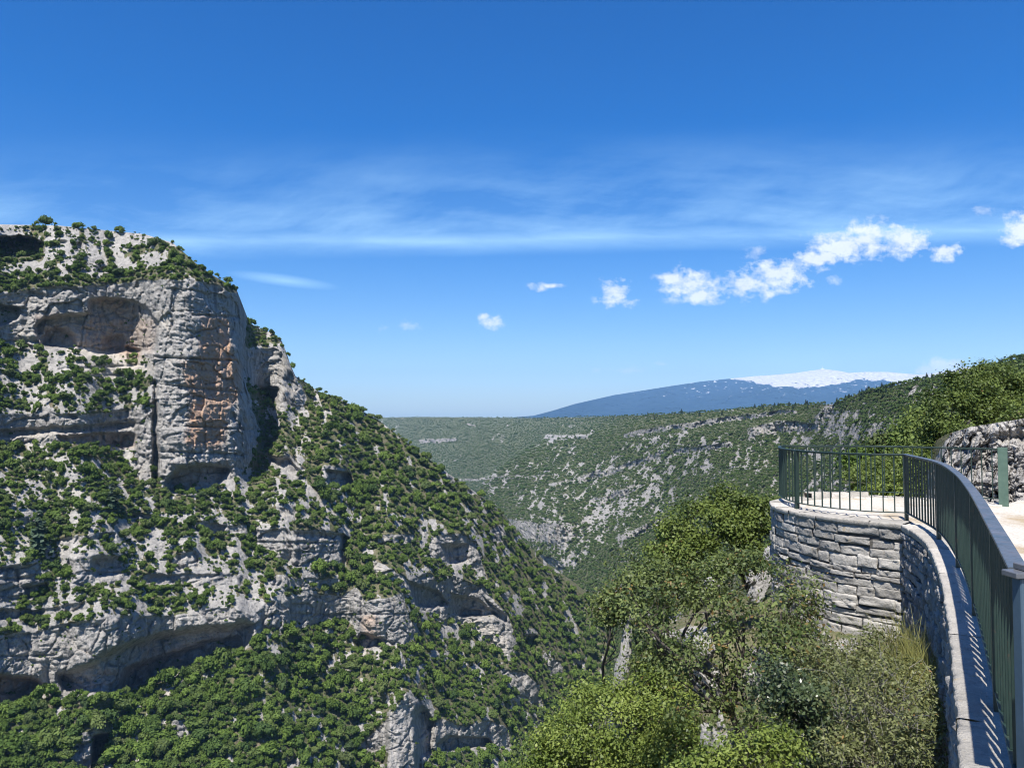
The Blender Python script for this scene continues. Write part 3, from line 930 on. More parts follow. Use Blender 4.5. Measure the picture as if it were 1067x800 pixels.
def proto_collection(name, objs):
    c = bpy.data.collections.new(name)
    for o in objs:
        c.objects.link(o)
    return c


def scatter_object(name, pts, rot, scl, idx, coll, label):
    """one stuff object: its points carry copies of the crowns"""
    me = bpy.data.meshes.new(name)
    me.vertices.add(len(pts))
    me.vertices.foreach_set('co', np.asarray(pts, np.float32).ravel())
    for nm, ty, arr in (('rot', 'FLOAT_VECTOR', rot), ('scl', 'FLOAT_VECTOR', scl)):
        a = me.attributes.new(nm, ty, 'POINT')
        a.data.foreach_set('vector', np.asarray(arr, np.float32).ravel())
    a = me.attributes.new('idx', 'INT', 'POINT')
    a.data.foreach_set('value', np.asarray(idx, np.int32))
    o = bpy.data.objects.new(name, me)
    COL.objects.link(o)
    g = bpy.data.node_groups.new(name, 'GeometryNodeTree')
    g.interface.new_socket('Geometry', in_out='INPUT', socket_type='NodeSocketGeometry')
    g.interface.new_socket('Geometry', in_out='OUTPUT', socket_type='NodeSocketGeometry')
    gi_, go = g.nodes.new('NodeGroupInput'), g.nodes.new('NodeGroupOutput')
    ci = g.nodes.new('GeometryNodeCollectionInfo')
    ci.inputs['Collection'].default_value = coll
    ci.inputs['Separate Children'].default_value = True
    ci.inputs['Reset Children'].default_value = True
    ip = g.nodes.new('GeometryNodeInstanceOnPoints')
    ip.inputs['Pick Instance'].default_value = True
    for nm, ty, sock in (('rot', 'FLOAT_VECTOR', 'Rotation'), ('scl', 'FLOAT_VECTOR', 'Scale'), ('idx', 'INT', 'Instance Index')):
        na = g.nodes.new('GeometryNodeInputNamedAttribute')
        na.data_type = ty
        na.inputs['Name'].default_value = nm
        g.links.new(na.outputs[0], ip.inputs[sock])
    g.links.new(gi_.outputs[0], ip.inputs['Points'])
    g.links.new(ci.outputs[0], ip.inputs['Instance'])
    g.links.new(ip.outputs[0], go.inputs[0])
    md = o.modifiers.new('scatter', 'NODES')
    md.node_group = g
    tag(o, label, None, None, 'stuff')
    return o


def scatter_points(R, n, spacing, rng, keep):
    """random sightings thinned by woodland density and crown spacing"""
    x = rng.uniform(R.X[0, 0], R.X[0, -1], n)
    y = rng.uniform(R.Y.min(), R.Y.max(), n)
    i, j, ok = R.sample(x, y)
    dens = np.clip(1.0 - R.bare[j, i], 0, 1)
    r = R.r[j, i]
    p = dens * keep(x, y, i, j, r)
    ok &= rng.uniform(size=n) < p
    # drop those falling where another crown already stands
    sel = np.nonzero(ok)[0]
    size = spacing(x[sel], y[sel], r[sel], rng)
    cell = {}
    out = []
    for q, s in zip(sel, size):
        px = s / r[q] * FPX
        gx_, gy_ = int(x[q] // 6), int(y[q] // 6)
        bad = False
        for ax in (-1, 0, 1):
            for ay in (-1, 0, 1):
                for (xx, yy, pp) in cell.get((gx_ + ax, gy_ + ay), ()):
                    lim = 0.29 * (px + pp)
                    if (xx - x[q]) ** 2 + (yy - y[q]) ** 2 * 1.6 < lim * lim:
                        bad = True
                        break
        if bad:
            continue
        cell.setdefault((gx_, gy_), []).append((x[q], y[q], px))
        out.append((x[q], y[q], R.Px[j[q], i[q]], R.Py[j[q], i[q]], R.Pz[j[q], i[q]], r[q], s))
    return np.array(out)


rng = np.random.default_rng(11)


def size_left(x, y, r, rng):
    base = np.where((x < 330) & (y < 660), 2.9, 4.5)
    base = np.where((x > 380) & (x < 580) & (y > 560), 3.7, base)
    base = np.where((y < 305) & (x < 260), 3.2, base)
    base = np.where((x < 162) & (y < 440) & (y > 300), 3.4, base)
    return base * np.clip(np.exp(rng.normal(size=len(x)) * 0.5), 0.35, 2.0)


def keep_left(x, y, i, j, r):
    c = LEFT.cliff[j, i]
    k = np.where(c > 0.4, 0.0, 1.0)
    return k


T = scatter_points(LEFT, 130000, size_left, rng, keep_left)
# odd bushes rooted on ledges and in cracks of the rock
n2 = 80000
x = rng.uniform(-150, 600, n2)
y = rng.uniform(232, 780, n2)
i, j, ok = LEFT.sample(x, y)
crack = fbm(x / 16, y / 5, 3.3, 3, 401)
prob = np.where(LEFT.cliff[j, i] > 0.4, 0.05, 0.42) * sstep(-0.2, 0.35, crack)
prob = np.where((x > 165) & (x < 262) & (y > 300) & (y < 500), prob * 0.3, prob)
prob = np.where((x < 200) & (y < 292), prob * 1.3, prob)
ok &= (rng.uniform(size=n2) < prob) & (LEFT.bare[j, i] > 0.5)
i, j, x, y = i[ok], j[ok], x[ok], y[ok]
X2 = np.stack([x, y, LEFT.Px[j, i], LEFT.Py[j, i], LEFT.Pz[j, i], LEFT.r[j, i], 1.25 * np.exp(rng.normal(size=len(x)) * 0.35)], 1)
T = np.concatenate([T, X2])
nT = len(T)
rotz = rng.uniform(0, 2 * math.pi, nT)
hgt = rng.uniform(0.7, 1.35, nT)
wx_ = rng.uniform(0.75, 1.2, nT)
wy_ = rng.uniform(0.75, 1.2, nT)
kind_i = rng.integers(0, 6, nT)
# the 300 crowns that show largest stand as trees of their own
inframe = (T[:, 0] > 6) & (T[:, 0] < 620) & (T[:, 1] > 240) & (T[:, 1] < 796) & ~((T[:, 0] > 535) & (T[:, 1] > 690))
show = np.where(inframe, T[:, 6] / T[:, 5], 0)
big = np.argsort(-show)[:296]
isbig = np.zeros(nT, bool)
isbig[big] = True


def zone(x, y):
    lowline = np.interp(x, [-150, 24, 92, 124, 152, 196, 256, 280, 356, 400], [737, 734, 728, 724, 716, 697, 677, 657, 652, 675])
    if y > lowline and x < 430:
        if y > 745:
            return ('round green oak in the dense wood at the very foot of the mountain slope', 'oaks in the lowest dense wood of the slope') if x < 330 else \
                   ('green oak crowded around the pale rock pinnacle low on the slope', 'oaks around the rock pinnacle')
        return ('round green oak in the wood just under the long undercut rock band', 'oaks in the wood under the undercut band')
    if x < 330 and y > 510:
        if y > 610:
            return ('small oak on the stony shelf along the top of the undercut rock band', 'oaks on the shelf above the undercut band')
        return ('oak scattered over the stony terraces between the tall cliff and the undercut band', 'oaks on the stony terraces')
    if y <= 510 and x < 255:
        if y < 312:
            return ('dark evergreen oak on the green ledge above the tall ochre cliff', 'oaks on the ledge above the ochre cliff')
        return ('dark bush on the rocky ledges beside the tall ochre stained cliff', 'bushes on the ledges of the tall cliff')
    if y < 505:
        return ('oak on the upper wooded flank sloping down behind the ochre cliff', 'oaks on the upper flank behind the cliff')
    if y < 600:
        return ('oak on the wooded flank above the hollowed rock ribs', 'oaks above the hollowed rock ribs')
    return ('oak on the steep slope between the rock ribs and the gorge bed', 'oaks between the rock ribs and the gorge bed')


for q in big:
    o = bpy.data.objects.new('oak_tree', PROTO_A[kind_i[q]].data)
    COL.objects.link(o)
    s = T[q, 6] * 0.5
    o.location = T[q, 2:5]
    o.rotation_euler = (0, 0, rotz[q])
    o.scale = (s * wx_[q], s * wy_[q], s * hgt[q])
    lb, gr = zone(T[q, 0], T[q, 1])
    tag(o, lb, 'tree', gr)
cA = proto_collection('oak_crowns', PROTO_A)
rest = ~isbig
s = T[rest, 6] * 0.5
scatter_object('mountain_woodland', T[rest, 2:5], np.stack([0 * s, 0 * s, rotz[rest]], 1), np.stack([s * wx_[rest], s * wy_[rest], s * hgt[rest]], 1), kind_i[rest], cA,
               'low oak wood and scattered bushes covering the limestone mountain')

# two cedars stand out of the scrub
for (px, py, hh, ww, lb) in ((40, 575, 15.5, 5.4, 'tall pale blue-green conifer standing on the stony terrace'), (116, 531, 11.0, 4.0, 'dark conifer standing among oaks under the cliff cleft')):
    i, j, ok = LEFT.sample(np.array([px]), np.array([py]))
    o = bpy.data.objects.new('conifer_tree', PROTO_C[0 if px < 60 else 1].data)
    COL.objects.link(o)
    o.location = (LEFT.Px[j[0], i[0]], LEFT.Py[j[0], i[0]], LEFT.Pz[j[0], i[0]])
    o.scale = (ww, ww, hh / 3.6)
    tag(o, lb, 'conifer')

# ---- far valley woods
VX = np.concatenate([np.linspace(0, 1, 2)])


def size_val(x, y, r, rng):
    b = np.clip(r * 0.0043, 2.4, 8.0)
    xl = np.interp(y, [436, 444, 452, 460, 470, 485, 498, 510, 525, 560], [650, 622, 596, 566, 546, 524, 508, 500, 504, 508])
    b = np.where(x < xl, b * 0.62, b)
    b = np.where((x >= xl) & (y < 452) & (x < 850), b * 0.72, b)
    return b * np.exp(rng.normal(size=len(x)) * 0.28)


def keep_val(x, y, i, j, r):
    k = np.where(VAL.cliff[j, i] > 0.4, 0.05, 1.0)
    # hidden behind the near wall and bushes
    hid = ((x > 860) & (y > 545)) | ((x > 700) & (y > 600)) | ((x > 655) & (y > 700))
    return np.where(hid, 0.0, k)


Tv = scatter_points(VAL, 420000, size_val, rng, keep_val)
nb = 60000
xb_, yb2 = rng.uniform(440, 960, nb), rng.uniform(420, 640, nb)
i, j, ok = VAL.sample(xb_, yb2)
ok &= (rng.uniform(size=nb) < 0.22) & (VAL.bare[j, i] > 0.5) & (keep_val(xb_, yb2, i, j, 0) > 0)
i, j = i[ok], j[ok]
Tb = np.stack([xb_[ok], yb2[ok], VAL.Px[j, i], VAL.Py[j, i], VAL.Pz[j, i], VAL.r[j, i], VAL.r[j, i] * 0.0023 * rng.uniform(0.6, 1.4, len(i))], 1)
Tv = np.concatenate([Tv, Tb])
# dark pines along the crest
xs_ = rng.uniform(870, 1130, 80)
xs_ = np.concatenate([xs_, rng.uniform(560, 870, 40)])
i, j, ok = VAL.sample(xs_, ys_val(xs_) + rng.uniform(0.3, 6, xs_.size))
Pc = np.stack([VAL.Px[j, i], VAL.Py[j, i], VAL.Pz[j, i]], 1)
rc = VAL.r[j, i]
nV = len(Tv)
sv = Tv[:, 6] * 0.5
kv = rng.integers(0, 4, nV)
pts = np.concatenate([Tv[:, 2:5], Pc])
sc_c = np.clip(rc * 0.0026, 0.9, 2.6) * rng.uniform(0.7, 1.2, len(rc))
sclv = np.concatenate([np.stack([sv, sv, sv * rng.uniform(0.8, 1.15, nV)], 1), np.stack([sc_c, sc_c, sc_c * 0.62], 1)])
rotv = np.zeros_like(sclv)
rotv[:, 2] = rng.uniform(0, 6.28, len(rotv))
for k_, ob in enumerate(PROTO_B):
    ob.name = 'a_scrub_%d' % k_
for k_, ob in enumerate(PROTO_C):
    ob.name = 'b_conifer_%d' % k_
cB = proto_collection('valley_crowns', PROTO_B + PROTO_C)
scatter_object('valley_forest', pts, rotv, sclv, np.concatenate([kv, rng.integers(4, 6, len(rc))]), cB,
               'low oak forest clothing the far gorge sides and the plateau, with pines along the crest')
print('TREES', nT, nV)

# ================================================================== LOOKOUT: WALLS, COPING, RAILINGS
def catmull(pts, step=0.05):
    pts = [np.array(p, float) for p in pts]
    P = [2 * pts[0] - pts[1]] + pts + [2 * pts[-1] - pts[-2]]
    out = []
    for i in range(1, len(P) - 2):
        n = max(2, int(np.linalg.norm(P[i + 1] - P[i]) / step))
        for k in range(n):
            t = k / n
            a, b, c, d = P[i - 1], P[i], P[i + 1], P[i + 2]
            out.append(0.5 * ((2 * b) + (-a + c) * t + (2 * a - 5 * b + 4 * c - d) * t * t + (-a + 3 * b - 3 * c + d) * t ** 3))
    out.append(pts[-1])
    return np.array(out)


def resample(path, step):
    seg = np.linalg.norm(np.diff(path, axis=0), axis=1)
    s = np.concatenate([[0], np.cumsum(seg)])
    n = max(2, int(round(s[-1] / step)) + 1)
    q = np.linspace(0, s[-1], n)
    return np.stack([np.interp(q, s, path[:, k]) for k in range(path.shape[1])], 1), q


def normals2(path):
    t = np.gradient(path, axis=0)
    t /= np.linalg.norm(t, axis=1)[:, None] + 1e-9
    return t, np.stack([-t[:, 1], t[:, 0]], 1)          # tangent, left normal


def gxy(px, py):
    v = ground_at(px, py)
    return (v.x, v.y)


POSTS_A = [(1.985, 3.06), gxy(1040.8, 739.6), gxy(1016.6, 640.7), gxy(998.8, 591), gxy(978.5, 561.7), gxy(944.7, 540.7)]
rail_a = catmull(POSTS_A, 0.04)
near_path = catmull([(-5, 0.5), (-1.2, 0.55), (0.4, 0.8), (1.25, 1.5), (1.72, 2.35)] + POSTS_A, 0.04)
# outer edge of the lookout wall: runs from under the viewer out to the round bastion
_, nl = normals2(near_path)
near_edge = near_path + nl * 0.20
CORNER = np.array([5.80, 11.62])
k_end = int(np.argmin(np.linalg.norm(near_edge - CORNER, axis=1)))
near_edge = near_edge[:k_end + 1]
bast_pts = [(5.80, 11.62), (5.48, 11.93), (5.08, 12.36), (4.80, 13.05), (4.68, 13.85), (4.82, 14.55), (5.18, 15.15), (5.85, 15.62), (6.8, 15.8), (8.0, 15.3), (9.1, 14.4)]
bast = catmull(bast_pts, 0.04)

# ---- gravel platform
def offset(path, d):
    _, n_ = normals2(path)
    return path + n_ * d


inner_near, _ = resample(offset(near_edge, -0.12), 0.3)
inner_bast, _ = resample(offset(bast, -0.12), 0.25)
outline = list(inner_near) + list(inner_bast) + [np.array(p) for p in ((10.0, 15.3), (11.5, 17.5), (14, 19.5), (20, 21), (40, 22), (40, -8), (-5, -8))]
bm = bmesh.new()
f = bm.faces.new([bm.verts.new((float(p[0]), float(p[1]), -0.03)) for p in outline])
bmesh.ops.triangulate(bm, faces=[f])
bmesh.ops.recalc_face_normals(bm, faces=bm.faces)
o = bm_obj('path', bm, M['gravel'])
tag(o, 'pale gravel floor of the lookout', 'path', kind='structure')


# ---- stone blocks
def stone_block(rng, origin_fn, s0, s1, z0, z1, depth, bulge, nu=15, nv=9, inset=0.020, rough=0.016):
    """a weathered block whose outer face follows the wall path"""
    V, F = [], []
    ja = rng.normal(size=8) * 0.016
    off3 = rng.uniform(0, 50, 3)
    us, vs_ = 0.5 - 0.5 * np.cos(np.linspace(0, 1, nu) * math.pi), 0.5 - 0.5 * np.cos(np.linspace(0, 1, nv) * math.pi)
    for b, v in enumerate(vs_):
        for a, u in enumerate(us):
            s = s0 + (s1 - s0) * u + (ja[0] * (1 - v) + ja[1] * v if a == 0 else ja[2] * (1 - v) + ja[3] * v if a == nu - 1 else 0)
            z = z0 + (z1 - z0) * v + (ja[4] * (1 - u) + ja[5] * u if b == 0 else ja[6] * (1 - u) + ja[7] * u if b == nv - 1 else 0)
            e = (1 - abs(2 * u - 1) ** 16) * (1 - abs(2 * v - 1) ** 12)
            V.append([s, z, depth + bulge * e])
    V = np.array(V)
    nse = fbm(V[:, 0] * 11 + off3[0], V[:, 1] * 15 + off3[1], off3[2], 4, 600, gain=0.75)
    border = np.zeros((nv, nu), bool)
    border[0] = border[-1] = True
    border[:, 0] = border[:, -1] = True
    border = border.ravel()
    V[:, 2] += np.where(border, -inset, nse * rough * 2.6)
    V[:, 1] += np.where(border, nse * 0.012, 0)
    V[:, 0] += np.where(border, nse * 0.012, 0)
    W_ = np.array([origin_fn(s, d, z) for s, z, d in V])
    idx = np.arange(nu * nv).reshape(nv, nu)
    F = np.stack([idx[:-1, :-1], idx[:-1, 1:], idx[1:, 1:], idx[1:, :-1]], -1).reshape(-1, 4)
    return W_, F


class PathFn:
    def __init__(self, path):
        seg = np.linalg.norm(np.diff(path, axis=0), axis=1)
        self.s = np.concatenate([[0], np.cumsum(seg)])
        self.p = path
        self.n = normals2(path)[1]
        self.len = self.s[-1]

    def __call__(self, s, d, z):
        x = np.interp(s, self.s, self.p[:, 0])
        y = np.interp(s, self.s, self.p[:, 1])
        nx_, ny_ = np.interp(s, self.s, self.n[:, 0]), np.interp(s, self.s, self.n[:, 1])
        return (x + nx_ * d, y + ny_ * d, z)


def masonry(name, path, z_top, z_bot, parent, mat, seed, hmin=0.075, hmax=0.20, lmin=0.20, lmax=0.66, bulge=0.012, depth=-0.02):
    rng = np.random.default_rng(seed)
    fn = PathFn(path)
    Vs, Fs, Ts, off = [], [], [], 0

    def add(s0, s1, za, zb):
        nonlocal off
        if s1 - s0 < 0.05:
            return
        g = rng.uniform(0.003, 0.010)
        V, F = stone_block(rng, fn, s0 + g, s1 - g, za + g, zb - g, depth + rng.normal() * 0.012, bulge * rng.uniform(0.5, 1.3))
        Vs.append(V)
        Fs.append(F + off)
        Ts.append(np.full(len(V), rng.uniform(0, 1)))
        off += len(V)

    z = z_top
    wob = lambda s, zz: 0.022 * math.sin(s * 1.7 + zz * 5) + 0.015 * math.sin(s * 4.1 + zz * 11)
    while z > z_bot:
        h = rng.uniform(hmin, hmax)
        s = -rng.uniform(0, 0.3)
        while s < fn.len:
            L = rng.uniform(lmin, lmax) * (1.15 if h < 0.14 else 1.0)
            s1 = min(s + L, fn.len)
            if fn.len - s1 < 0.14:
                s1 = fn.len
            sa = max(s, 0)
            w_ = wob(0.5 * (sa + s1), z)
            if h > 0.19 and rng.uniform() < 0.22:
                m = z - h * rng.uniform(0.4, 0.6)
                add(sa, s1, m + w_, z + w_)
                add(sa, s1, z - h + w_, m + w_)
            else:
                add(sa, s1, z - h + w_, z + w_)
            s = s1
        z -= h
    return mesh_np(name, np.concatenate(Vs), np.concatenate(Fs), mat, True, {'tint': np.concatenate(Ts)}, parent)


def wall_core(name, path, d, z0, z1, parent, mat, noise=0.0, res=0.06, seed=0):
    p, q = resample(path, res)
    _, n_ = normals2(p)
    zs = np.linspace(z0, z1, max(2, int(abs(z1 - z0) / res)))
    SS, ZZ = np.meshgrid(q, zs)
    dd = np.full(SS.shape, d)
    if noise:
        # cobbled face: stones of uneven size pushed in and out of the mortar
        c = fbm(SS / 0.16, ZZ / 0.11, 0.3, 3, seed)
        c2 = fbm(SS / 0.42, ZZ / 0.3, 0.9, 3, seed + 4)
        dd = dd + noise * (np.clip(c, -0.25, 0.5) + 0.8 * c2)
    X = p[None, :, 0] + n_[None, :, 0] * dd
    Y = p[None, :, 1] + n_[None, :, 1] * dd
    V = np.stack([X, Y, ZZ], -1).reshape(-1, 3)
    idx = np.arange(SS.size).reshape(SS.shape)
    F = np.stack([idx[:-1, :-1], idx[:-1, 1:], idx[1:, 1:], idx[1:, :-1]], -1).reshape(-1, 4)
    return mesh_np(name, V, F, mat, True, {'tint': (0.5 + 0.5 * fbm(SS / 0.3, ZZ / 0.2, 2.2, 2, seed + 8)).ravel()}, parent)


def coping_slabs(name, path, width, parent, mat, seed, lmin=0.35, lmax=0.7, thick=0.13, over=0.03, ragged=0.02, gap=0.003, ztop=0.0):
    rng = np.random.default_rng(seed)
    fn = PathFn(path)
    Vs, Fs, Ts, off = [], [], [], 0
    s = 0.0
    while s < fn.len - 1e-6:
        s1 = min(s + rng.uniform(lmin, lmax), fn.len)
        if fn.len - s1 < 0.15:
            s1 = fn.len
        nu, nd = max(3, int((s1 - s) / 0.04)), 9
        tint, o1, dz = rng.uniform(0, 1), rng.uniform(0, 60), rng.normal() * 0.003
        us = np.linspace(s + gap, s1 - gap, nu)
        prof = [(-width, -thick), (-width, 0.0)] + [(-width + (width + over - 0.02) * k / (nd - 1), 0.0) for k in range(1, nd)] + [(over - 0.002, -0.006), (over, -0.022), (over - 0.002, -thick * 0.9), (over - 0.02, -thick)]
        V = []
        for u in us:
            rg = ragged * float(fbm(u / 0.07, o1, 0.2, 4, 700, gain=0.7))
            for (d, z) in prof:
                k = 1.0 if d > -0.05 else 0.0
                V.append((u, d + rg * k, z))
        V = np.array(V)
        bump = 0.010 * fbm(V[:, 0] / 0.06, V[:, 1] / 0.06, o1, 3, 710) + 0.006 * fbm(V[:, 0] / 0.3, V[:, 1] / 0.3, o1, 2, 720)
        V[:, 2] += bump + dz + ztop
        ends = (V[:, 0] < s + gap + 1e-6) | (V[:, 0] > s1 - gap - 1e-6)
        V[:, 2] -= np.where(ends, 0.003, 0)
        Wv = np.array([fn(a, d, z) for a, d, z in V])
        m = len(prof)
        idx = np.arange(nu * m).reshape(nu, m)
        F = np.stack([idx[:-1, :-1], idx[1:, :-1], idx[1:, 1:], idx[:-1, 1:]], -1).reshape(-1, 4)
        capf = []
        Vs.append(Wv)
        Fs.append(F + off)
        Ts.append(np.full(len(Wv), tint))
        off += len(Wv)
        s = s1
    return mesh_np(name, np.concatenate(Vs), np.concatenate(Fs), mat, True, {'tint': np.concatenate(Ts)}, parent)


bw = empty('bastion_wall', (5.0, 13.0, -2.6))
tag(bw, 'round bastion wall of coursed grey limestone blocks carrying the end of the lookout', 'stone wall')
inv = Matrix.Translation((-5.0, -13.0, 2.6))


def under(root, *objs):
    mi = Matrix.Translation(-root.location)
    for ob in objs:
        ob.parent = root
        ob.data.transform(mi)


front = bast[:int(len(bast) * 0.62)]
c_ = masonry('stone_blocks', front, -0.08, -3.0, None, M['stone'], 21)
m_ = wall_core('mortar', bast, -0.05, -3.2, -0.10, None, M['mortar'], 0.012, 0.06, 5)
k_ = coping_slabs('coping', bast, 0.42, None, M['coping'], 31, 0.22, 0.5, 0.085, 0.02, 0.035)
under(bw, c_, m_, k_)

rw = empty('retaining_wall', (3.5, 6.5, -3.0))
tag(rw, 'long curving retaining wall with rough shaded face and pale stone coping under the near railing', 'stone wall')
fa = masonry('rubble_stones', near_edge[int(len(near_edge) * 0.42):], -0.11, -3.2, None, M['rubble'], 25, 0.07, 0.17, 0.12, 0.34, 0.035, -0.03)
fb = wall_core('mortar', near_edge, -0.05, -4.2, -0.10, None, M['mortar'], 0.015, 0.06, 15)
co = coping_slabs('coping', near_edge, 0.46, None, M['coping'], 33, 1.3, 2.6, 0.10, 0.005, 0.022, 0.001)
under(rw, fa, fb, co)

# the low kerb at the back of the bastion
kb, _ = resample(catmull([(5.72, 15.35), (6.2, 15.55), (6.7, 15.62), (7.05, 15.58)], 0.05), 0.05)
kerb = coping_slabs('low_stone_kerb', kb, 0.22, None, M['coping'], 35, 0.22, 0.45, 0.16, 0.01, 0.03, 0.008, 0.10)
tag(kerb, 'low kerb of grey stones along the back edge of the bastion floor', 'stone kerb')


# ---- railings
def sweep_rect(path2, z, wdt, thk, bevel=0.004):
    _, n_ = normals2(path2)
    prof = [(-wdt / 2, -thk / 2 + bevel), (-wdt / 2 + bevel, -thk / 2), (wdt / 2 - bevel, -thk / 2), (wdt / 2, -thk / 2 + bevel),
            (wdt / 2, thk / 2 - bevel), (wdt / 2 - bevel, thk / 2), (-wdt / 2 + bevel, thk / 2), (-wdt / 2, thk / 2 - bevel)]
    bm = bmesh.new()
    rings = []
    for p, n in zip(path2, n_):
        rings.append([bm.verts.new((p[0] + n[0] * a, p[1] + n[1] * a, z + b)) for a, b in prof])
    m = len(prof)
    for r1, r2 in zip(rings[:-1], rings[1:]):
        for k in range(m):
            bm.faces.new((r1[k], r1[(k + 1) % m], r2[(k + 1) % m], r2[k]))
    bm.faces.new(rings[0])
    bm.faces.new(list(reversed(rings[-1])))
    bmesh.ops.recalc_face_normals(bm, faces=bm.faces)
    return bm


def bar_box(cx, cy, ang, w_, d_, z0, z1, bevel=0.003):
    bm = bmesh.new()
    bmesh.ops.create_cube(bm, size=1.0, matrix=Matrix.Translation((cx, cy, (z0 + z1) / 2)) @ Matrix.Rotation(ang, 4, 'Z') @ Matrix.Diagonal((w_, d_, z1 - z0, 1)))
    if bevel:
        bmesh.ops.bevel(bm, geom=list(bm.edges), offset=bevel, segments=1, affect='EDGES')
    return bm


def place(bmx, name, mat, root):
    bmesh.ops.translate(bmx, vec=-root.location, verts=bmx.verts)
    return bm_obj(name, bmx, mat, root)


RAIL_H = 1.01


def railing(root, path, post_pts, top_mat, spacing, top_w=0.07, top_t=0.022, post=(0.075, 0.05), top_z=RAIL_H, skip_posts=(), bar=0.019):
    p, q = resample(path, 0.06)
    place(sweep_rect(p, top_z - top_t / 2, top_w, top_t), 'handrail', top_mat, root)
    place(sweep_rect(p, top_z - top_t - 0.008, 0.04, 0.012, 0.002), 'upper_flat_bar', M['rail_paint'], root)
    place(sweep_rect(p, 0.10, 0.04, 0.014, 0.002), 'bottom_rail', M['rail_paint'], root)
    t, _ = normals2(p)
    ps = []
    for k, pp in enumerate(post_pts):
        j = int(np.argmin(np.linalg.norm(p - np.array(pp), axis=1)))
        ps.append(q[j])
        if k in skip_posts:
            continue
        a = math.atan2(t[j, 1], t[j, 0])
        place(bar_box(p[j, 0], p[j, 1], a, post[0], post[1], -0.05, top_z - top_t - 0.001), 'post', M['rail_paint'], root)
    ps.sort()
    base = None
    for a, b in zip(ps[:-1], ps[1:]):
        n = max(2, int(round((b - a) / spacing)))
        for k in range(1, n):
            s = a + (b - a) * k / n
            x, y = np.interp(s, q, p[:, 0]), np.interp(s, q, p[:, 1])
            ang = math.atan2(np.interp(s, q, t[:, 1]), np.interp(s, q, t[:, 0]))
            if base is None:
                bmx = bar_box(0, 0, 0, bar * 0.85, bar * 1.2, 0.107, top_z - top_t - 0.014, 0.002)
                base = bm_obj('baluster', bmx, M['rail_paint'], root)
                ob = base
            else:
                ob = base.copy()
                COL.objects.link(ob)
                ob.parent = root
            ob.location = Vector((x, y, 0)) - root.location
            ob.rotation_euler = (0, 0, ang)


ra = empty('curved_railing', (POSTS_A[0][0], POSTS_A[0][1], 0))
tag(ra, 'dark green metal railing curving along the near wall with a worn bluish handrail', 'railing')
rail_run = rail_a[2:]
railing(ra, rail_run, POSTS_A, M['rail_worn_sky'], 0.175, skip_posts=(0,))
# end post with its cap plates
ex, ey = 1.975, 3.03
ang = math.radians(62)
place(bar_box(ex + 0.035, ey - 0.02, math.radians(4), 0.16, 0.05, -0.05, RAIL_H - 0.012, 0.004), 'end_post', M['post_sky_grey'], ra)
place(bar_box(ex + 0.03, ey - 0.015, math.radians(4), 0.20, 0.085, RAIL_H - 0.011, RAIL_H + 0.011, 0.003), 'post_cap', M['rail_worn_sky'], ra)
place(bar_box(ex + 0.045, ey + 0.0, math.radians(4), 0.13, 0.065, RAIL_H + 0.0115, RAIL_H + 0.036, 0.003), 'cap_block', M['rail_worn_sky'], ra)

rb = empty('bastion_railing', (5.0, 13.5, 0))
tag(rb, 'thin barred green railing ringing the round bastion', 'railing')
P1 = POSTS_A[-1]
PB, PC, PD = gxy(830.7, 529.5), gxy(816.5, 517.5), gxy(1046, 525.7)
ring = catmull([P1, (5.60, 12.35), (5.17, 12.85), PB, (5.0, 14.45), PC, (6.1, 15.45), (7.4, 15.35), PD], 0.04)
railing(rb, ring, [P1, PB, PC, PD], M['rail_paint'], 0.165, 0.05, 0.018, (0.075, 0.06), RAIL_H, skip_posts=(0, 3))
nt_p = paint_mat('faded_green_paint', (0.055, 0.10, 0.075), (0.085, 0.14, 0.105), 0.55, 0.2)
tD = math.atan2(PD[1] - 15.35, PD[0] - 7.4)
place(bar_box(PD[0], PD[1], tD, 0.15, 0.06, -0.05, RAIL_H + 0.02), 'end_post', nt_p, rb)

# ================================================================== EDGE OF THE GORGE UNDER THE WALL
EDGE, _ = resample(np.concatenate([near_edge, bast[:int(len(bast) * 0.8)]]), 0.15)


def edge_dist(x, y):
    x, y = np.asarray(x, float), np.asarray(y, float)
    d = np.full(x.shape, 1e9)
    for e in EDGE:
        d = np.minimum(d, (x - e[0]) ** 2 + (y - e[1]) ** 2)
    return np.sqrt(d)


def gz(x, y):
    x, y = np.asarray(x, float), np.asarray(y, float)
    d = edge_dist(x, y)
    steep = np.interp(y, [4, 9, 12, 16], [3.4, 3.0, 2.2, 2.2])
    z = -1.75 - 0.38 * np.minimum(d, steep) - 1.9 * np.maximum(d - steep, 0)
    z = z - 0.6 * sstep(9.5, 4.5, y) * 0
    return z + 0.30 * fbm(x / 1.3, y / 1.3, 0.4, 4, 801) * sstep(0, 0.6, d)


gx_ = np.arange(-6, 9.6, 0.11)
gy_ = np.arange(0.3, 30, 0.11)
GX, GY = np.meshgrid(gx_, gy_)
GZ = gz(GX, GY)
gi = np.arange(GX.size).reshape(GX.shape)
bare = sstep(-0.05, 0.25, fbm(GX / 1.1, GY / 1.1, 3.1, 4, 811))
o = mesh_np('terrain', np.stack([GX, GY, GZ], -1).reshape(-1, 3), np.stack([gi[:-1, :-1], gi[:-1, 1:], gi[1:, 1:], gi[1:, :-1]], -1).reshape(-1, 4), M['near_slope'], True,
            {'bare': bare.ravel(), 'cliff': 0 * bare.ravel(), 'ochre': 0 * bare.ravel(), 'pale': 0 * bare.ravel()})
tag(o, 'stony scrub slope falling away below the lookout wall', 'slope', kind='structure')

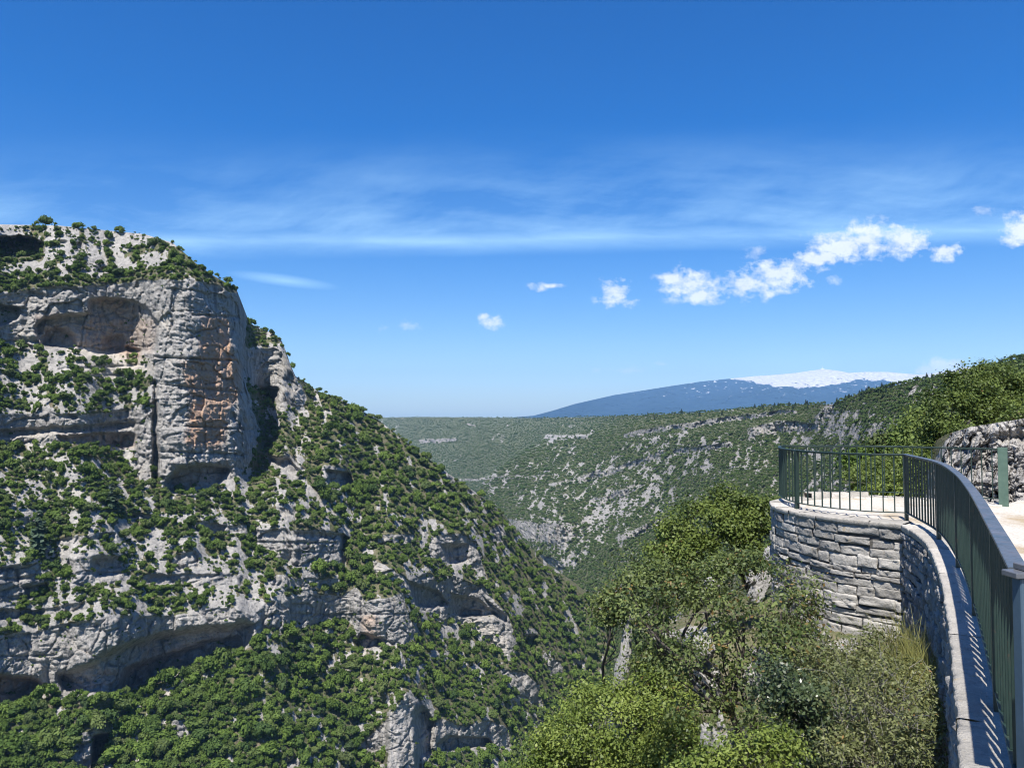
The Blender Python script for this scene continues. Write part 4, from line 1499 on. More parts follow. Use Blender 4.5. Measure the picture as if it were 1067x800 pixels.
# ---- roadside outcrop and rise to the right
ys_h = curve([(884, 501), (900, 488), (930, 476), (955, 468), (968, 463), (985, 453), (1010, 445), (1067, 436), (1150, 425), (1250, 432), (1420, 415)])
yb_h = curve([(884, 503), (950, 506), (968, 526), (1150, 533), (1420, 545)])
r0_h = curve([(884, 30), (950, 27), (968, 19.5), (985, 18.2), (1150, 17.2)])
def outcrop_joints(X, Y):
    a = fbm((X + 0.25 * Y) / 24.0, Y / 60.0, 0.4, 4, 901, ridged=True)
    b = fbm((X - 0.6 * Y) / 34.0, Y / 26.0, 2.4, 3, 911, ridged=True)
    return 0.75 * np.clip(a - 0.25, 0, 1) ** 1.3 + 0.4 * np.clip(b - 0.3, 0, 1)


rocks_h = [([(968, 500), (976, 472), (985, 455), (1000, 440), (1020, 430), (1040, 430), (1067, 420), (1160, 405), (1430, 390), (1430, 620), (980, 540), (966, 520)], 1.7)]
HILL = Relief(886, 1420, 0.4, yb_h, ys_h, r0_h, lambda X, Y: 0.16 + 0 * X, vstep=0.35, cliffs=rocks_h, warp=5, seed=91, s_noise=0.4, s_scale=25,
              blk=((0.75, 0.9, 0.12), (0.28, 0.3, 0.04)), rough=(0.18, 0.06), rsc=(1.3, 0.5), bare=lambda R: 0 * R.X, extra_r=outcrop_joints)
o = HILL.build('hill', M['near_hill'], back=(1.15, 1.5, 2.2, 3.2), drop=(0.03, 0.06, 0.1, 0.2))
tag(o, 'fissured grey rock outcrop beside the path and the rise behind it', 'rock outcrop', kind='structure')


# ---- boulders
def boulder(px, py, d, wpx, hpx, label, seed, tilt=0.2, thick=0.7, name='boulder', taper=0.25):
    rng = np.random.default_rng(seed)
    c = at(px, py, d)
    sx, sz = wpx / FPX * d / 2, hpx / FPX * d / 2
    sy = max(min(sx, sz) * 1.1, sx * thick)
    V = ico(5)[0]
    a = rng.uniform(0, 50, 3)
    # planar fractures chop the block
    for k in range(7):
        n = unit_dirs(1, rng)[0]
        h = rng.uniform(0.55, 0.85)
        dd = V @ n - h
        V = V - np.outer(np.maximum(dd, 0), n) * 0.92
    V = V * (1 + 0.16 * fbm(V[:, 0] * 1.6 + a[0], V[:, 1] * 1.6 + a[1], V[:, 2] * 1.6 + a[2], 4, seed, ridged=True))[:, None]
    V = V + 0.05 * fbm(V[:, 0] * 6 + a[0], V[:, 1] * 6, V[:, 2] * 6, 3, seed + 3)[:, None] * V
    bv, be = blocks(V[:, 0] * 2.2 + a[0], V[:, 1] * 2.2 + a[1], V[:, 2] * (2.2 * max(1.0, sz / sx * 0.6)) + a[2], seed)
    V = V * (1 + 0.13 * bv - 0.10 * np.clip(0.12 - be, 0, 0.12) / 0.12)[:, None]
    V[:, :2] *= (1 - taper * np.clip(V[:, 2:3], -1, 1))
    V[:, 0] += 0.25 * fbm(V[:, 2] * 1.7 + a[0], 0.3, a[1], 3, seed + 8)
    V = V * np.array([sx, sy, sz]) * 1.12
    ca, sa = math.cos(tilt), math.sin(tilt)
    V = np.stack([V[:, 0] * ca - V[:, 2] * sa, V[:, 1], V[:, 0] * sa + V[:, 2] * ca], 1)
    o = mesh_np(name, V, ico(5)[1], M['boulder'], True, {'tint': np.full(len(V), rng.uniform(0.4, 1.0))})
    o.location = c
    tag(o, label, 'rock')
    return o


boulder(733, 673, 9.95, 26, 26, 'angular white boulder showing through the middle of the oak crown', 1, 0.5)
boulder(735, 706, 10.0, 24, 44, 'grey rock face behind the oak just below the angular white boulder', 2, 0.1)
boulder(797, 686, 9.7, 24, 24, 'pale block beside the oak, upper of a touching pair under the bastion', 3, -0.2)
boulder(788, 704, 9.6, 22, 22, 'pale block under its twin beside the oak trunk', 4, 0.3)
boulder(742, 772, 9.0, 22, 34, 'white slanting rock at the foot of the oak trunk', 5, 0.5)
boulder(754, 766, 9.1, 11, 40, 'slim white stone standing against the oak trunk', 6, 0.15)
boulder(649, 712, 12.75, 17, 112, 'tall thin limestone spike standing over the drop at the edge of the bushes', 7, -0.10, 1.2, 'rock_spike', 0.5)
boulder(794, 608, 14.6, 16, 40, 'white upright rock against the outer side of the round bastion', 8, -0.3)
boulder(806, 578, 14.6, 15, 18, 'small white rock high beside the rim of the round bastion', 9, 0.1)
boulder(783, 604, 14.0, 9, 16, 'small pale stone next to the upright white rock', 10, 0.1)
boulder(845, 662, 11.2, 30, 14, 'flat pale stone lying at the foot of the bastion', 11, -0.1)
boulder(853, 676, 10.9, 26, 12, 'flat pale stone below another at the foot of the bastion', 12, 0.15)
boulder(884, 680, 10.7, 14, 26, 'pointed grey stone leaning in the scrub at the foot of the bastion', 13, -0.5)
boulder(741, 607, 14.0, 14, 12, 'small light stone among the upper reddish shrubs', 14, 0.1)
boulder(736, 619, 13.6, 12, 9, 'tiny light stone under another among the upper reddish shrubs', 15, 0.1)


# ---- shrubs and trees near at hand
def tube(pts, rads, sides=6):
    V, F = [], []
    pts = np.array(pts)
    for k, (p, r) in enumerate(zip(pts, rads)):
        t = pts[min(k + 1, len(pts) - 1)] - pts[max(k - 1, 0)]
        t /= np.linalg.norm(t) + 1e-9
        a = np.cross(t, [0.31, 0.91, 0.27])
        a /= np.linalg.norm(a) + 1e-9
        b = np.cross(t, a)
        for s in range(sides):
            th = 2 * math.pi * s / sides
            V.append(p + r * (math.cos(th) * a + math.sin(th) * b))
    for k in range(len(pts) - 1):
        for s in range(sides):
            i0, i1 = k * sides + s, k * sides + (s + 1) % sides
            F.append((i0, i1, i1 + sides, i0 + sides))
    return np.array(V), np.array(F)


def limb(p0, p1, r0, r1, rng, wob=0.12, n=7, sag=0.0):
    p0, p1 = np.array(p0, float), np.array(p1, float)
    L = np.linalg.norm(p1 - p0)
    ts = np.linspace(0, 1, n)
    a, b = rng.normal(size=3) * wob * L, rng.normal(size=3) * wob * L * 0.5
    pts = [p0 + (p1 - p0) * t + a * math.sin(math.pi * t) + b * math.sin(2 * math.pi * t) + np.array([0, 0, sag * L * t * (1 - t)]) for t in ts]
    rr = [r0 + (r1 - r0) * t ** 0.8 for t in ts]
    return pts, rr


def shrub(name, cat, label, base, blobs, mat, seed, nclump=60, nper=90, sigma=0.11, leaf=0.022, lw=0.5, bark='bark', stems=None, trunk_r=0.035, shell=0.5,
          group=None, up=0.5, twig_part=False, limb_frac=0.6, light_top=0.25):
    """blobs: (px, py, distance, half width px, half height px[, half depth m])"""
    rng = np.random.default_rng(seed)
    base = np.array(base, float)
    cen, rad, wt = [], [], []
    for b in blobs:
        c = np.array(at(b[0], b[1], b[2]))
        rx, rz = b[3] / FPX * b[2], b[4] / FPX * b[2]
        ry = b[5] if len(b) > 5 else 0.5 * (rx + rz)
        cen.append(c)
        rad.append((rx, ry, rz))
        wt.append(rx * rz)
    wt = np.array(wt) / sum(wt)
    pick = rng.choice(len(blobs), nclump, p=wt)
    d = unit_dirs(nclump, rng)
    q = rng.uniform(shell ** 3, 1.0, nclump) ** (1 / 3)
    cen, rad = np.array(cen), np.array(rad)
    C = cen[pick] + d * rad[pick] * q[:, None]
    C[:, 2] = np.maximum(C[:, 2], base[2] + 0.05)
    # leaves
    rep = np.repeat(np.arange(nclump), nper)
    cs = sigma * rng.uniform(0.7, 1.35, nclump)
    P = C[rep] + rng.normal(size=(len(rep), 3)) * cs[rep][:, None] * np.array([1.15, 1.15, 0.75])
    outw = (P - cen[pick][rep]) / rad[pick][rep]
    outw /= np.linalg.norm(outw, axis=1)[:, None] + 1e-9
    N = outw * 0.55 + np.array([0, 0, up]) + rng.normal(size=P.shape) * 0.55
    N /= np.linalg.norm(N, axis=1)[:, None]
    L = leaf * rng.uniform(0.65, 1.35, len(P))
    V, F = leaf_quads(P, N, L, L * lw * rng.uniform(0.8, 1.2, len(P)), rng)
    ct = rng.uniform(0.0, 0.85, nclump)
    tint = np.clip(ct[rep] + rng.normal(size=len(rep)) * 0.16, 0, 1)
    acc_c = rng.uniform(0, 1, nclump)
    acc = np.clip(0.55 * acc_c[rep] + 0.45 * rng.uniform(0, 1, len(rep)), 0, 1)
    root = empty(name, base)
    tag(root, label, cat, group)
    lo = mesh_np('foliage', V - base, F, mat, False, {'tint': np.repeat(tint, 4), 'accent': np.repeat(acc, 4)}, root)
    # stems and limbs: one woody mesh
    VV, FF, off = [], [], 0

    def add(pts, rr, sides=6):
        nonlocal off
        v, f = tube(pts, rr, sides)
        VV.append(v - base)
        FF.append(f + off)
        off += len(v)

    forks = []
    for bi in range(len(blobs)):
        if stems:
            st = np.array(stems[bi % len(stems)], float)
            pts, rr = limb(st, cen[bi] - np.array([0, 0, rad[bi][2] * 0.25]), trunk_r * 0.62, trunk_r * 0.3, rng, 0.10)
        else:
            pts, rr = limb(base + rng.normal(size=3) * np.array([0.06, 0.06, 0]), cen[bi] - np.array([0, 0, rad[bi][2] * 0.3]), trunk_r, trunk_r * 0.42, rng, 0.10)
        add(pts, rr)
        forks.append((pts, rr))
    if stems:
        for st in stems:
            pts, rr = limb(base + rng.normal(size=3) * np.array([0.04, 0.04, 0]), st, trunk_r, trunk_r * 0.72, rng, 0.06)
            add(pts, rr, 8)
    for k in range(nclump):
        if rng.uniform() > limb_frac:
            continue
        pts, rr = forks[pick[k]]
        a = rng.integers(3, len(pts))
        lp, lr_ = limb(pts[a], C[k], rr[a] * 0.5, 0.0025, rng, 0.12, 5)
        add(lp, lr_, 4)
        for _ in range(2):
            e = C[k] + rng.normal(size=3) * cs[k] * 1.3
            lp2, lr2 = limb(lp[3], e, 0.003, 0.0015, rng, 0.1, 3)
            add(lp2, lr2, 3)
    mesh_np('trunk' if cat == 'tree' else 'stems', np.concatenate(VV), np.concatenate(FF), M[bark], True, None, root)
    return root


def onslope(px, py, d, sink=0.1):
    p = at(px, py, d)
    return (p.x, p.y, float(gz(np.array([p.x]), np.array([p.y]))[0]) - sink)


# the spreading oak in front of the bastion
ob = at(768, 792, 9.5)
shrub('oak_tree', 'tree', 'sparse spreading oak with dark forked trunk and reddish young leaves below the bastion', (ob.x, ob.y, ob.z - 0.15),
      [(690, 648, 9.6, 42, 34, .5), (735, 630, 9.8, 42, 30, .5), (775, 640, 9.6, 42, 36, .5), (815, 630, 9.6, 32, 30, .4), (668, 640, 9.4, 30, 22, .4), (715, 690, 9.3, 38, 24, .4),
       (768, 690, 9.4, 46, 34, .4), (820, 665, 9.3, 26, 26, .35), (735, 735, 9.2, 36, 22, .35), (790, 735, 9.3, 32, 22, .3)],
      M['oak_leaf'], 41, 90, 62, 0.095, 0.028, 0.55, 'bark', [tuple(at(762, 742, 9.5)), tuple(at(778, 735, 9.45))], 0.055, 0.25, limb_frac=0.8)
# boxwood and oak scrub behind the bastion
shrub('boxwood_tree', 'tree', 'dense olive green boxwood rising beyond the bastion, taller and wider of two', onslope(738, 600, 17.0), [(735, 546, 17.0, 40, 28), (708, 562, 16.6, 30, 28), (755, 530, 17.3, 26, 18), (722, 585, 16.2, 34, 24), (690, 585, 16.0, 22, 20)],
      M['box_leaf'], 42, 66, 280, 0.125, 0.034, 0.6, trunk_r=0.05)
shrub('boxwood_tree', 'tree', 'dense olive green boxwood pressed against the rim of the bastion', onslope(785, 590, 16.8), [(780, 545, 16.8, 30, 26), (797, 535, 17.0, 20, 22), (765, 558, 16.6, 22, 24), (790, 575, 16.2, 26, 22)],
      M['box_leaf'], 43, 48, 280, 0.125, 0.034, 0.6, trunk_r=0.05)
shrub('oak_shrub', 'shrub', 'reddish tipped oak scrub between the boxwoods and the spreading oak', onslope(700, 640, 13.0), [(668, 605, 13.2, 32, 30), (700, 612, 13.0, 36, 28), (740, 600, 13.2, 36, 26), (782, 598, 13.0, 24, 24), (645, 632, 13.0, 22, 18)],
      M['oak_leaf'], 44, 74, 120, 0.115, 0.029, 0.55)
shrub('oak_shrub', 'shrub', 'thin leafed oak bush overhanging the drop beside the limestone spike', onslope(660, 680, 13.0), [(636, 632, 12.8, 18, 14), (674, 668, 12.4, 18, 26), (690, 690, 12.3, 26, 26), (668, 700, 12.2, 14, 16), (655, 620, 13.0, 18, 16)],
      M['oak_leaf'], 45, 55, 90, 0.10, 0.029, 0.55)
# bright rounded bush at the drop
shrub('bright_green_bush', 'shrub', 'large rounded yellow-green bush over the drop', onslope(650, 860, 11.6), [(640, 765, 11.6, 62, 52, .9), (602, 792, 11.4, 48, 34, .7), (688, 738, 11.8, 44, 34, .7), (570, 806, 11.2, 26, 18, .4), (700, 775, 11.2, 45, 45, .7)],
      M['bright_leaf'], 46, 120, 300, 0.125, 0.023, 0.6, shell=0.72)
shrub('bright_green_bush', 'shrub', 'small pale yellow-green bush at the foot of the spreading oak', onslope(775, 830, 6.6), [(772, 796, 6.5, 42, 24, .3), (732, 804, 6.5, 28, 18, .25), (803, 778, 6.6, 24, 18, .25)],
      M['bright_leaf'], 47, 80, 110, 0.06, 0.017, 0.6, trunk_r=0.012)
# dark and grey scrub under the wall
shrub('dark_shrub', 'shrub', 'dark glossy leafed shrub standing between the oak and the grey scrub', onslope(838, 830, 7.6), [(838, 742, 7.6, 38, 44, .45), (818, 712, 7.8, 28, 28, .4), (862, 780, 7.4, 40, 38, .4), (830, 795, 7.3, 36, 30, .4)],
      M['dark_leaf'], 48, 80, 150, 0.085, 0.022, 0.5)
shrub('grey_scrub', 'shrub', 'grey-green twiggy scrub along the foot of the retaining wall', onslope(915, 830, 7.2), [(900, 745, 7.3, 50, 48, .5), (940, 735, 7.0, 40, 50, .4), (905, 790, 6.9, 56, 36, .4), (965, 775, 6.4, 28, 44, .25), (945, 795, 6.5, 40, 30, .3)],
      M['grey_leaf'], 49, 150, 100, 0.070, 0.017, 0.45, 'twig', trunk_r=0.012, limb_frac=1.0)
shrub('grey_scrub', 'shrub', 'grey-green scrub with yellowing leaves at the foot of the round bastion', onslope(890, 720, 9.8), [(880, 690, 9.6, 44, 24, .5), (925, 685, 9.4, 34, 26, .45), (860, 700, 9.2, 36, 28, .4), (905, 710, 8.8, 46, 30, .45)],
      M['grey_leaf'], 50, 130, 95, 0.09, 0.022, 0.45, 'twig', trunk_r=0.012, limb_frac=1.0)
shrub('oak_shrub', 'shrub', 'reddish oak sapling climbing against the lower blocks of the bastion', onslope(832, 690, 11.0), [(828, 640, 11.0, 26, 26, .3), (846, 622, 11.2, 14, 22, .2), (818, 600, 11.6, 14, 20, .2), (840, 672, 10.8, 28, 20, .3)],
      M['oak_leaf'], 51, 60, 60, 0.09, 0.026, 0.5, trunk_r=0.012)
# ivy and box over the outcrop to the right
def onhill(px, py, d):
    p = at(px, py, d)
    return (p.x, p.y, p.z)


shrub('boxwood_tree', 'tree', 'bright olive boxwood on top of the roadside outcrop, first from the valley side', onhill(992, 452, 21), [(985, 428, 21, 20, 28, .8), (1003, 408, 21.5, 24, 22, .8), (1000, 438, 20.5, 22, 16, .7), (975, 444, 21.5, 14, 24, .6), (1005, 446, 19.6, 16, 7, .5)],
      M['box_leaf'], 52, 46, 280, 0.15, 0.040, 0.6, trunk_r=0.05)
shrub('boxwood_tree', 'tree', 'bright olive boxwood with a broad crown in the middle of the outcrop top', onhill(1032, 448, 22), [(1028, 405, 22, 30, 24, .9), (1045, 398, 22.5, 24, 18, .8), (1030, 432, 21, 28, 16, .7), (1050, 425, 21.5, 22, 20, .7), (1040, 438, 19.8, 22, 7, .5)],
      M['box_leaf'], 53, 56, 280, 0.15, 0.040, 0.6, trunk_r=0.05)
shrub('boxwood_tree', 'tree', 'olive boxwood at the inland end of the outcrop top', onhill(1085, 445, 22), [(1075, 412, 22, 28, 26, .9), (1100, 405, 22, 30, 30, .9), (1080, 432, 21, 30, 14, .7), (1070, 434, 19.8, 18, 6, .5)],
      M['box_leaf'], 54, 46, 280, 0.15, 0.040, 0.6, trunk_r=0.05)
for k, (px, py, d, rx, rz, lb) in enumerate([(965, 444, 31, 18, 20, 'dark green boxwood behind the outcrop, tallest of the row going down to the valley'), (948, 457, 32, 15, 13, 'dark green boxwood second in the row behind the outcrop'),
                                             (926, 464, 33, 14, 9, 'low dark green boxwood third in the row behind the bastion railing'), (903, 477, 33, 13, 8, 'low dark green boxwood lowest in the row behind the bastion railing')]):
    shrub('boxwood_tree', 'tree', lb, onhill(px, py + rz + 4, d), [(px, py, d, rx, rz), (px + rx * .7, py + rz * .4, d, rx * .7, rz * .7), (px - rx * .6, py + rz * .6, d, rx * .7, rz * .6)], M['wood_far'], 60 + k, 45, 90, 0.24, 0.085, 0.65, trunk_r=0.06)
for k, (px, py, d, rx, rz, lb) in enumerate([(900, 494, 30, 14, 7, 'low olive bush behind the bastion railing, lowest on the bank'), (922, 490, 29, 16, 9, 'olive bush in the middle of the bank behind the bastion railing'), (946, 484, 28, 15, 11, 'olive bush high on the bank beside the outcrop'),
                                             (962, 492, 22, 12, 12, 'small dark bush wedged against the valley side of the outcrop')]):
    shrub('boxwood_bush', 'shrub', lb, onhill(px, py + rz + 2, d), [(px, py, d, rx, rz), (px + rx * .7, py - rz * .4, d, rx * .6, rz * .7), (px - rx * .6, py + rz * .4, d, rx * .6, rz * .6)], M['box_leaf'], 80 + k, 45, 100, 0.15, 0.04, 0.6, trunk_r=0.03)
shrub('small_bush', 'shrub', 'yellow-green weed clump behind the low kerb of the bastion', onhill(915, 520, 16.2), [(905, 512, 16.2, 14, 5, .2), (922, 511, 16.3, 14, 6, .2), (937, 513, 16.2, 10, 5, .2)], M['bright_leaf'], 66, 40, 60, 0.06, 0.03, 0.4, trunk_r=0.006)
shrub('small_bush', 'shrub', 'small dark bush growing from a crack of the roadside outcrop', onhill(1008, 484, 17.4), [(1008, 478, 17.3, 6, 5, .15)], M['box_leaf'], 67, 14, 60, 0.06, 0.03, 0.5, trunk_r=0.006)


# low growth matting the bank behind the railing
rng_u = np.random.default_rng(77)
qx, qy = rng_u.uniform(888, 972, 900), rng_u.uniform(455, 530, 900)
ii, jj, okk = HILL.sample(qx, qy)
okk &= HILL.cliff[jj, ii] < 0.4
ii, jj = ii[okk], jj[okk]
Cu = np.stack([HILL.Px[jj, ii], HILL.Py[jj, ii], HILL.Pz[jj, ii]], 1)
ru = np.repeat(np.arange(len(Cu)), 45)
Pu = Cu[ru] + rng_u.normal(size=(len(ru), 3)) * np.array([0.22, 0.22, 0.10]) + np.array([0, 0, 0.10])
Nu = np.array([0, -0.2, 0.6]) + rng_u.normal(size=Pu.shape) * 0.6
Nu /= np.linalg.norm(Nu, axis=1)[:, None]
Lu = 0.05 * rng_u.uniform(0.6, 1.4, len(Pu))
Vu, Fu = leaf_quads(Pu, Nu, Lu, Lu * 0.5, rng_u)
tu = np.clip(np.repeat(rng_u.uniform(0, 0.9, len(Cu)), 45) + rng_u.normal(size=len(Pu)) * 0.15, 0, 1)
o = mesh_np('undergrowth', Vu, Fu, M['box_leaf'], False, {'tint': np.repeat(tu, 4), 'accent': np.zeros(len(Vu))})
tag(o, 'low green growth matting the bank beside the outcrop', None, None, 'stuff')


# ---- tall grass at the wall foot
def grass_tuft(label, spots, seed, n, hmin, hmax, name='grass_tuft'):
    rng = np.random.default_rng(seed)
    V, F, T = [], [], []
    root = np.array(spots[0])
    off = 0
    for k in range(n):
        b = np.array(spots[rng.integers(0, len(spots))]) + rng.normal(size=3) * np.array([0.13, 0.16, 0.02])
        h = rng.uniform(hmin, hmax)
        lean = rng.normal(size=2) * 0.28 * h
        side = rng.normal(size=2)
        side /= np.linalg.norm(side)
        wdt = rng.uniform(0.0025, 0.0055)
        tt = rng.uniform(0, 1)
        for j in range(5):
            t = j / 4
            c = b + np.array([lean[0] * t * t, lean[1] * t * t, h * (t - 0.18 * t * t)])
            w_ = wdt * (1 - t) + 0.0006
            V += [c + np.array([side[0] * w_, side[1] * w_, 0]), c - np.array([side[0] * w_, side[1] * w_, 0])]
            T += [tt, tt]
        for j in range(4):
            q = off + j * 2
            F.append((q, q + 1, q + 3, q + 2))
        off += 10
    o = mesh_np(name, np.array(V) - root, F, M['grass'], False, {'tint': T})
    o.location = root
    tag(o, label, 'grass')
    return o


sp = [onslope(px, 730, d, 0.0) for px, d in ((950, 9.6), (962, 9.0), (972, 8.4), (940, 10.0), (968, 8.0), (955, 8.6))]
sp = [(a, b, -1.75 + 0.25) for a, b, c in sp]
grass_tuft('tall yellow-green grass against the shaded face of the retaining wall', sp, 71, 800, 0.35, 0.85)
sp2 = [(a - 0.35, b - 0.5, c + 0.05) for a, b, c in sp]
grass_tuft('short drying grass growing between the scrub and the shaded wall', sp2, 72, 500, 0.25, 0.6)

# ================================================================== SKY, SUN, AIR
SUN_EL, SUN_AZ = math.radians(60), math.radians(197)      # bearing of the sun, clockwise from +Y
to_sun = Vector((math.sin(SUN_AZ) * math.cos(SUN_EL), math.cos(SUN_AZ) * math.cos(SUN_EL), math.sin(SUN_EL)))
sl = bpy.data.lights.new('sun', 'SUN')
sl.energy = 5.0
sl.angle = math.radians(0.53)
sl.color = (1.0, 0.955, 0.89)
so = bpy.data.objects.new('sun', sl)
so.rotation_euler = to_sun.to_track_quat('Z', 'Y').to_euler()
COL.objects.link(so)

W = bpy.data.worlds.new('World')
SC.world = W
W.use_nodes = True
wt = W.node_tree
wt.nodes.clear()


class WN(NT):
    def __init__(self, tree):
        self.t = tree

    def sramp(self, f, a, b, va=0.0, vb=1.0):
        nd = self.n('ShaderNodeMapRange', {0: f, 1: a, 2: b, 3: va, 4: vb}, interpolation_type='SMOOTHSTEP')
        return nd.outputs[0]


w = WN(wt)
sky = w.n('ShaderNodeTexSky')
sky.sky_type = 'NISHITA'
sky.sun_disc = False
sky.sun_elevation = SUN_EL
sky.sun_rotation = SUN_AZ
sky.altitude = 700
sky.air_density = 1.0
sky.dust_density = 1.0
sky.ozone_density = 3.0
tc = w.n('ShaderNodeTexCoord').outputs['Generated']
sep = w.n('ShaderNodeSeparateXYZ')
wt.links.new(tc, sep.inputs[0])
dx, dy, dz = sep.outputs
dyc = w.math('MAXIMUM', dy, 0.02)
U = w.math('DIVIDE', dx, dyc)
V = w.math('DIVIDE', dz, dyc)
ahead = w.ramp(dy, 0.03, 0.25)


def vec(u, v, k=0.0):
    c = w.n('ShaderNodeCombineXYZ')
    for i, s in enumerate((u, v, k)):
        if isinstance(s, bpy.types.NodeSocket):
            wt.links.new(s, c.inputs[i])
        else:
            c.inputs[i].default_value = s
    return c.outputs[0]


def uv_of(px, py):
    x, y, t = rays(px, py)
    return float(x / y), float(t / y)


# high cirrus veil
warp_n = w.noise(vec(U, V), 2.2, 3, 0.5)
Vw = w.math('MULTIPLY_ADD', w.math('SUBTRACT', warp_n, 0.5), 0.10, V)
c1 = w.noise(vec(w.math('MULTIPLY', U, 2.2), w.math('MULTIPLY', w.math('ADD', Vw, w.math('MULTIPLY', U, 0.06)), 16.0)), 1.0, 7, 0.62)
c2 = w.noise(vec(w.math('MULTIPLY_ADD', U, 3.0, 4.0), w.math('MULTIPLY', w.math('SUBTRACT', Vw, w.math('MULTIPLY', U, 0.22)), 9.0)), 1.0, 7, 0.65)
Vt = w.math('MULTIPLY_ADD', U, -0.018, V)
low = w.sramp(Vt, 0.203, 0.225)                       # soft lower edge of the band
hi = w.sramp(Vt, 0.22, 0.385, 1.0, 0.0)
veil = w.math('MULTIPLY', w.math('MULTIPLY', low, hi), w.math('MULTIPLY_ADD', w.ramp(w.math('ADD', w.math('MULTIPLY', c1, 0.45), w.math('MULTIPLY', c2, 0.55)), 0.42, 0.64), 0.40, 0.05))
core_d = w.math('ABSOLUTE', w.math('SUBTRACT', Vt, w.math('MULTIPLY_ADD', w.math('SUBTRACT', warp_n, 0.5), 0.03, 0.228)))
core = w.math('MULTIPLY', w.ramp(core_d, 0.0, 0.020, 1.0, 0.0), w.ramp(c1, 0.30, 0.66, 0.12, 0.62))
cloud = w.math('MAXIMUM', veil, core)


def puff(px, py, rx, ry, amt=1.0, tilt=0.0, scale=26.0, k=0.0, soft=0.35):
    u0, v0 = uv_of(px, py)
    du = w.math('SUBTRACT', U, u0)
    dv = w.math('SUBTRACT', w.math('SUBTRACT', V, v0), w.math('MULTIPLY', du, tilt))
    du = w.math('DIVIDE', du, rx / FPX)
    dv = w.math('DIVIDE', dv, ry / FPX)
    d2 = w.math('ADD', w.math('MULTIPLY', du, du), w.math('MULTIPLY', dv, dv))
    return w.math('SUBTRACT', 1.0, w.math('SQRT', d2)), amt


cn = w.noise(vec(U, w.math('MULTIPLY', V, 1.25), 2.0), 17.0, 9, 0.68)
cn2 = w.noise(vec(U, w.math('MULTIPLY', V, 1.4), 5.0), 62.0, 6, 0.6)
cnn = w.math('ADD', w.math('MULTIPLY', w.math('SUBTRACT', cn, 0.5), 4.6), w.math('MULTIPLY', w.math('SUBTRACT', cn2, 0.5), 2.4))
field = None
for p in [(640, 306, 22, 16), (655, 316, 14, 8), (718, 296, 30, 18), (735, 308, 26, 11), (702, 291, 16, 10), (775, 298, 42, 17), (812, 286, 40, 20), (850, 270, 26, 12), (878, 256, 38, 18), (905, 250, 40, 20), (940, 250, 34, 18), (985, 262, 19, 11),
          (1060, 240, 18, 20), (563, 300, 12, 8), (572, 298, 14, 4), (510, 336, 14, 8), (504, 330, 9, 6), (985, 384, 24, 11), (970, 387, 18, 7), (998, 383, 20, 9), (860, 268, 24, 10)]:
    s, _ = puff(*p)
    field = s if field is None else w.math('MAXIMUM', field, s)
dens = w.math('ADD', w.math('MULTIPLY', field, 1.25), cnn)
cum = w.math('MULTIPLY', w.ramp(dens, 0.0, 0.95), w.sramp(field, -0.55, 0.10))
faint = None
for p in [(425, 339, 20, 8), (655, 386, 48, 6), (1022, 220, 16, 7), (690, 379, 20, 4), (790, 262, 20, 14), (868, 292, 12, 6), (400, 341, 12, 6)]:
    s, _ = puff(*p)
    faint = s if faint is None else w.math('MAXIMUM', faint, s)
fnt = w.math('MULTIPLY', w.ramp(w.math('ADD', faint, cnn), 0.2, 1.2, 0.0, 0.45), w.ramp(faint, -0.3, 0.2))
s, _ = puff(295, 292, 62, 7, 1.0, -0.13)
stk = w.math('MULTIPLY', w.ramp(s, 0.0, 0.9, 0.0, 0.42), w.ramp(c1, 0.3, 0.6, 0.5, 1.0))
thin = w.math('MULTIPLY', w.math('MAXIMUM', cloud, stk), ahead)
cloud = w.math('MULTIPLY', w.math('MAXIMUM', fnt, w.math('MULTIPLY', cum, 0.92)), ahead)
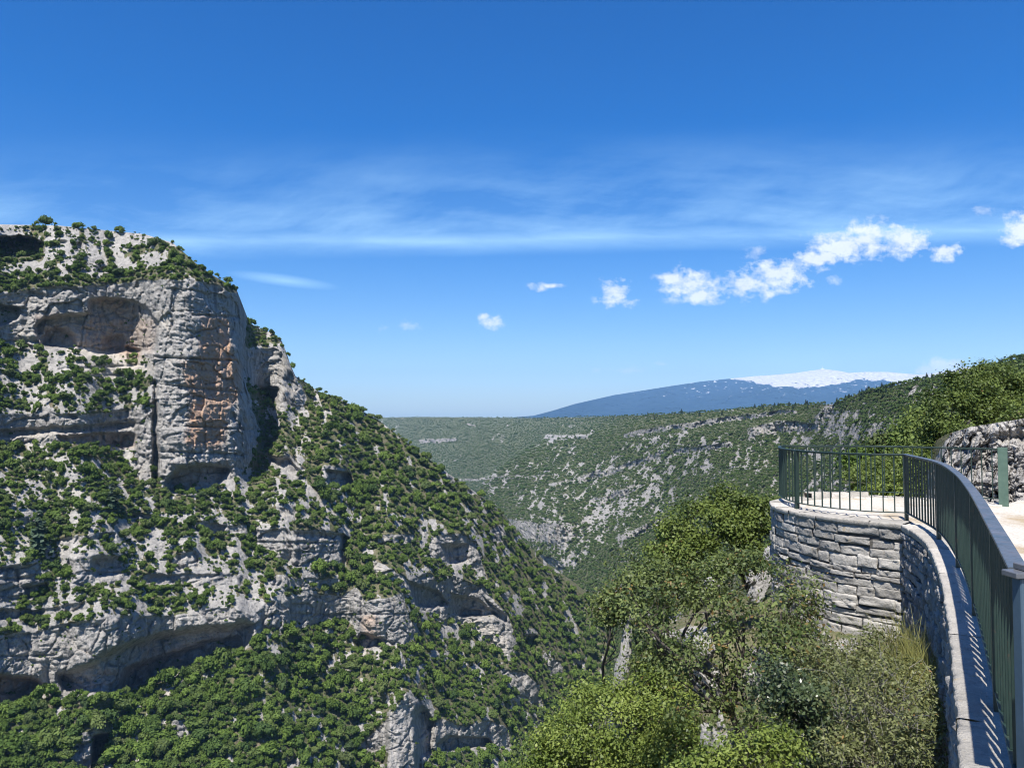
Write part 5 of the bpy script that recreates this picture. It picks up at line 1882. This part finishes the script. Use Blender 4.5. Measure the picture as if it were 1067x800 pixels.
hs = w.n('ShaderNodeHueSaturation', {'Hue': 0.513, 'Saturation': 1.5, 'Value': 1.0})
wt.links.new(sky.outputs[0], hs.inputs['Color'])
shade = w.ramp(cn, 0.35, 0.65, 0.86, 1.0)
cc = w.n('ShaderNodeCombineXYZ')
for i, kk in enumerate((7.4,7.7,8.0)):
    wt.links.new(w.math('MULTIPLY', shade, kk), cc.inputs[i])
ice = w.mix(thin, hs.outputs[0], (5.2, 7.9, 9.6))
final = w.mix(cloud, ice, cc.outputs[0])
bg = w.n('ShaderNodeBackground', {'Strength': 0.088})
wt.links.new(final, bg.inputs['Color'])
wo = w.n('ShaderNodeOutputWorld')
wt.links.new(bg.outputs[0], wo.inputs['Surface'])

# the air between here and the mountain
def haze_box(density):
    nt = NT('air')
    v = nt.n('ShaderNodeVolumePrincipled', {'Density': density, 'Anisotropy': 0.0})
    v.inputs['Color'].default_value = (0.34, 0.62, 1.0, 1)
    nt.t.links.new(v.outputs[0], nt.out.inputs['Volume'])
    x0, x1, y0, y1, z0, z1 = -24000, 24000, -9000, 24000, -480, 1300
    Vv = [(x, y, z) for x in (x0, x1) for y in (y0, y1) for z in (z0, z1)]
    Ff = [(0, 1, 3, 2), (4, 6, 7, 5), (0, 4, 5, 1), (2, 3, 7, 6), (0, 2, 6, 4), (1, 5, 7, 3)]
    o = mesh_np('haze', Vv, Ff, nt.m)
    tag(o, kind='stuff')
haze_box(4.2e-5)

vs = SC.view_settings
SC.display_settings.display_device = 'sRGB'
vs.view_transform = 'Standard'
vs.look = 'None'
vs.exposure = 0.82
vs.gamma = 1.0
vs.use_curve_mapping = False
SC.cycles.pixel_filter_type = 'BLACKMAN_HARRIS'
SC.cycles.filter_width = 1.1
SC.cycles.max_bounces = 6
SC.cycles.diffuse_bounces = 3
SC.cycles.glossy_bounces = 2
SC.cycles.transmission_bounces = 3
SC.cycles.volume_bounces = 1
SC.cycles.transparent_max_bounces = 4
SC.cycles.caustics_reflective = False
SC.cycles.caustics_refractive = False
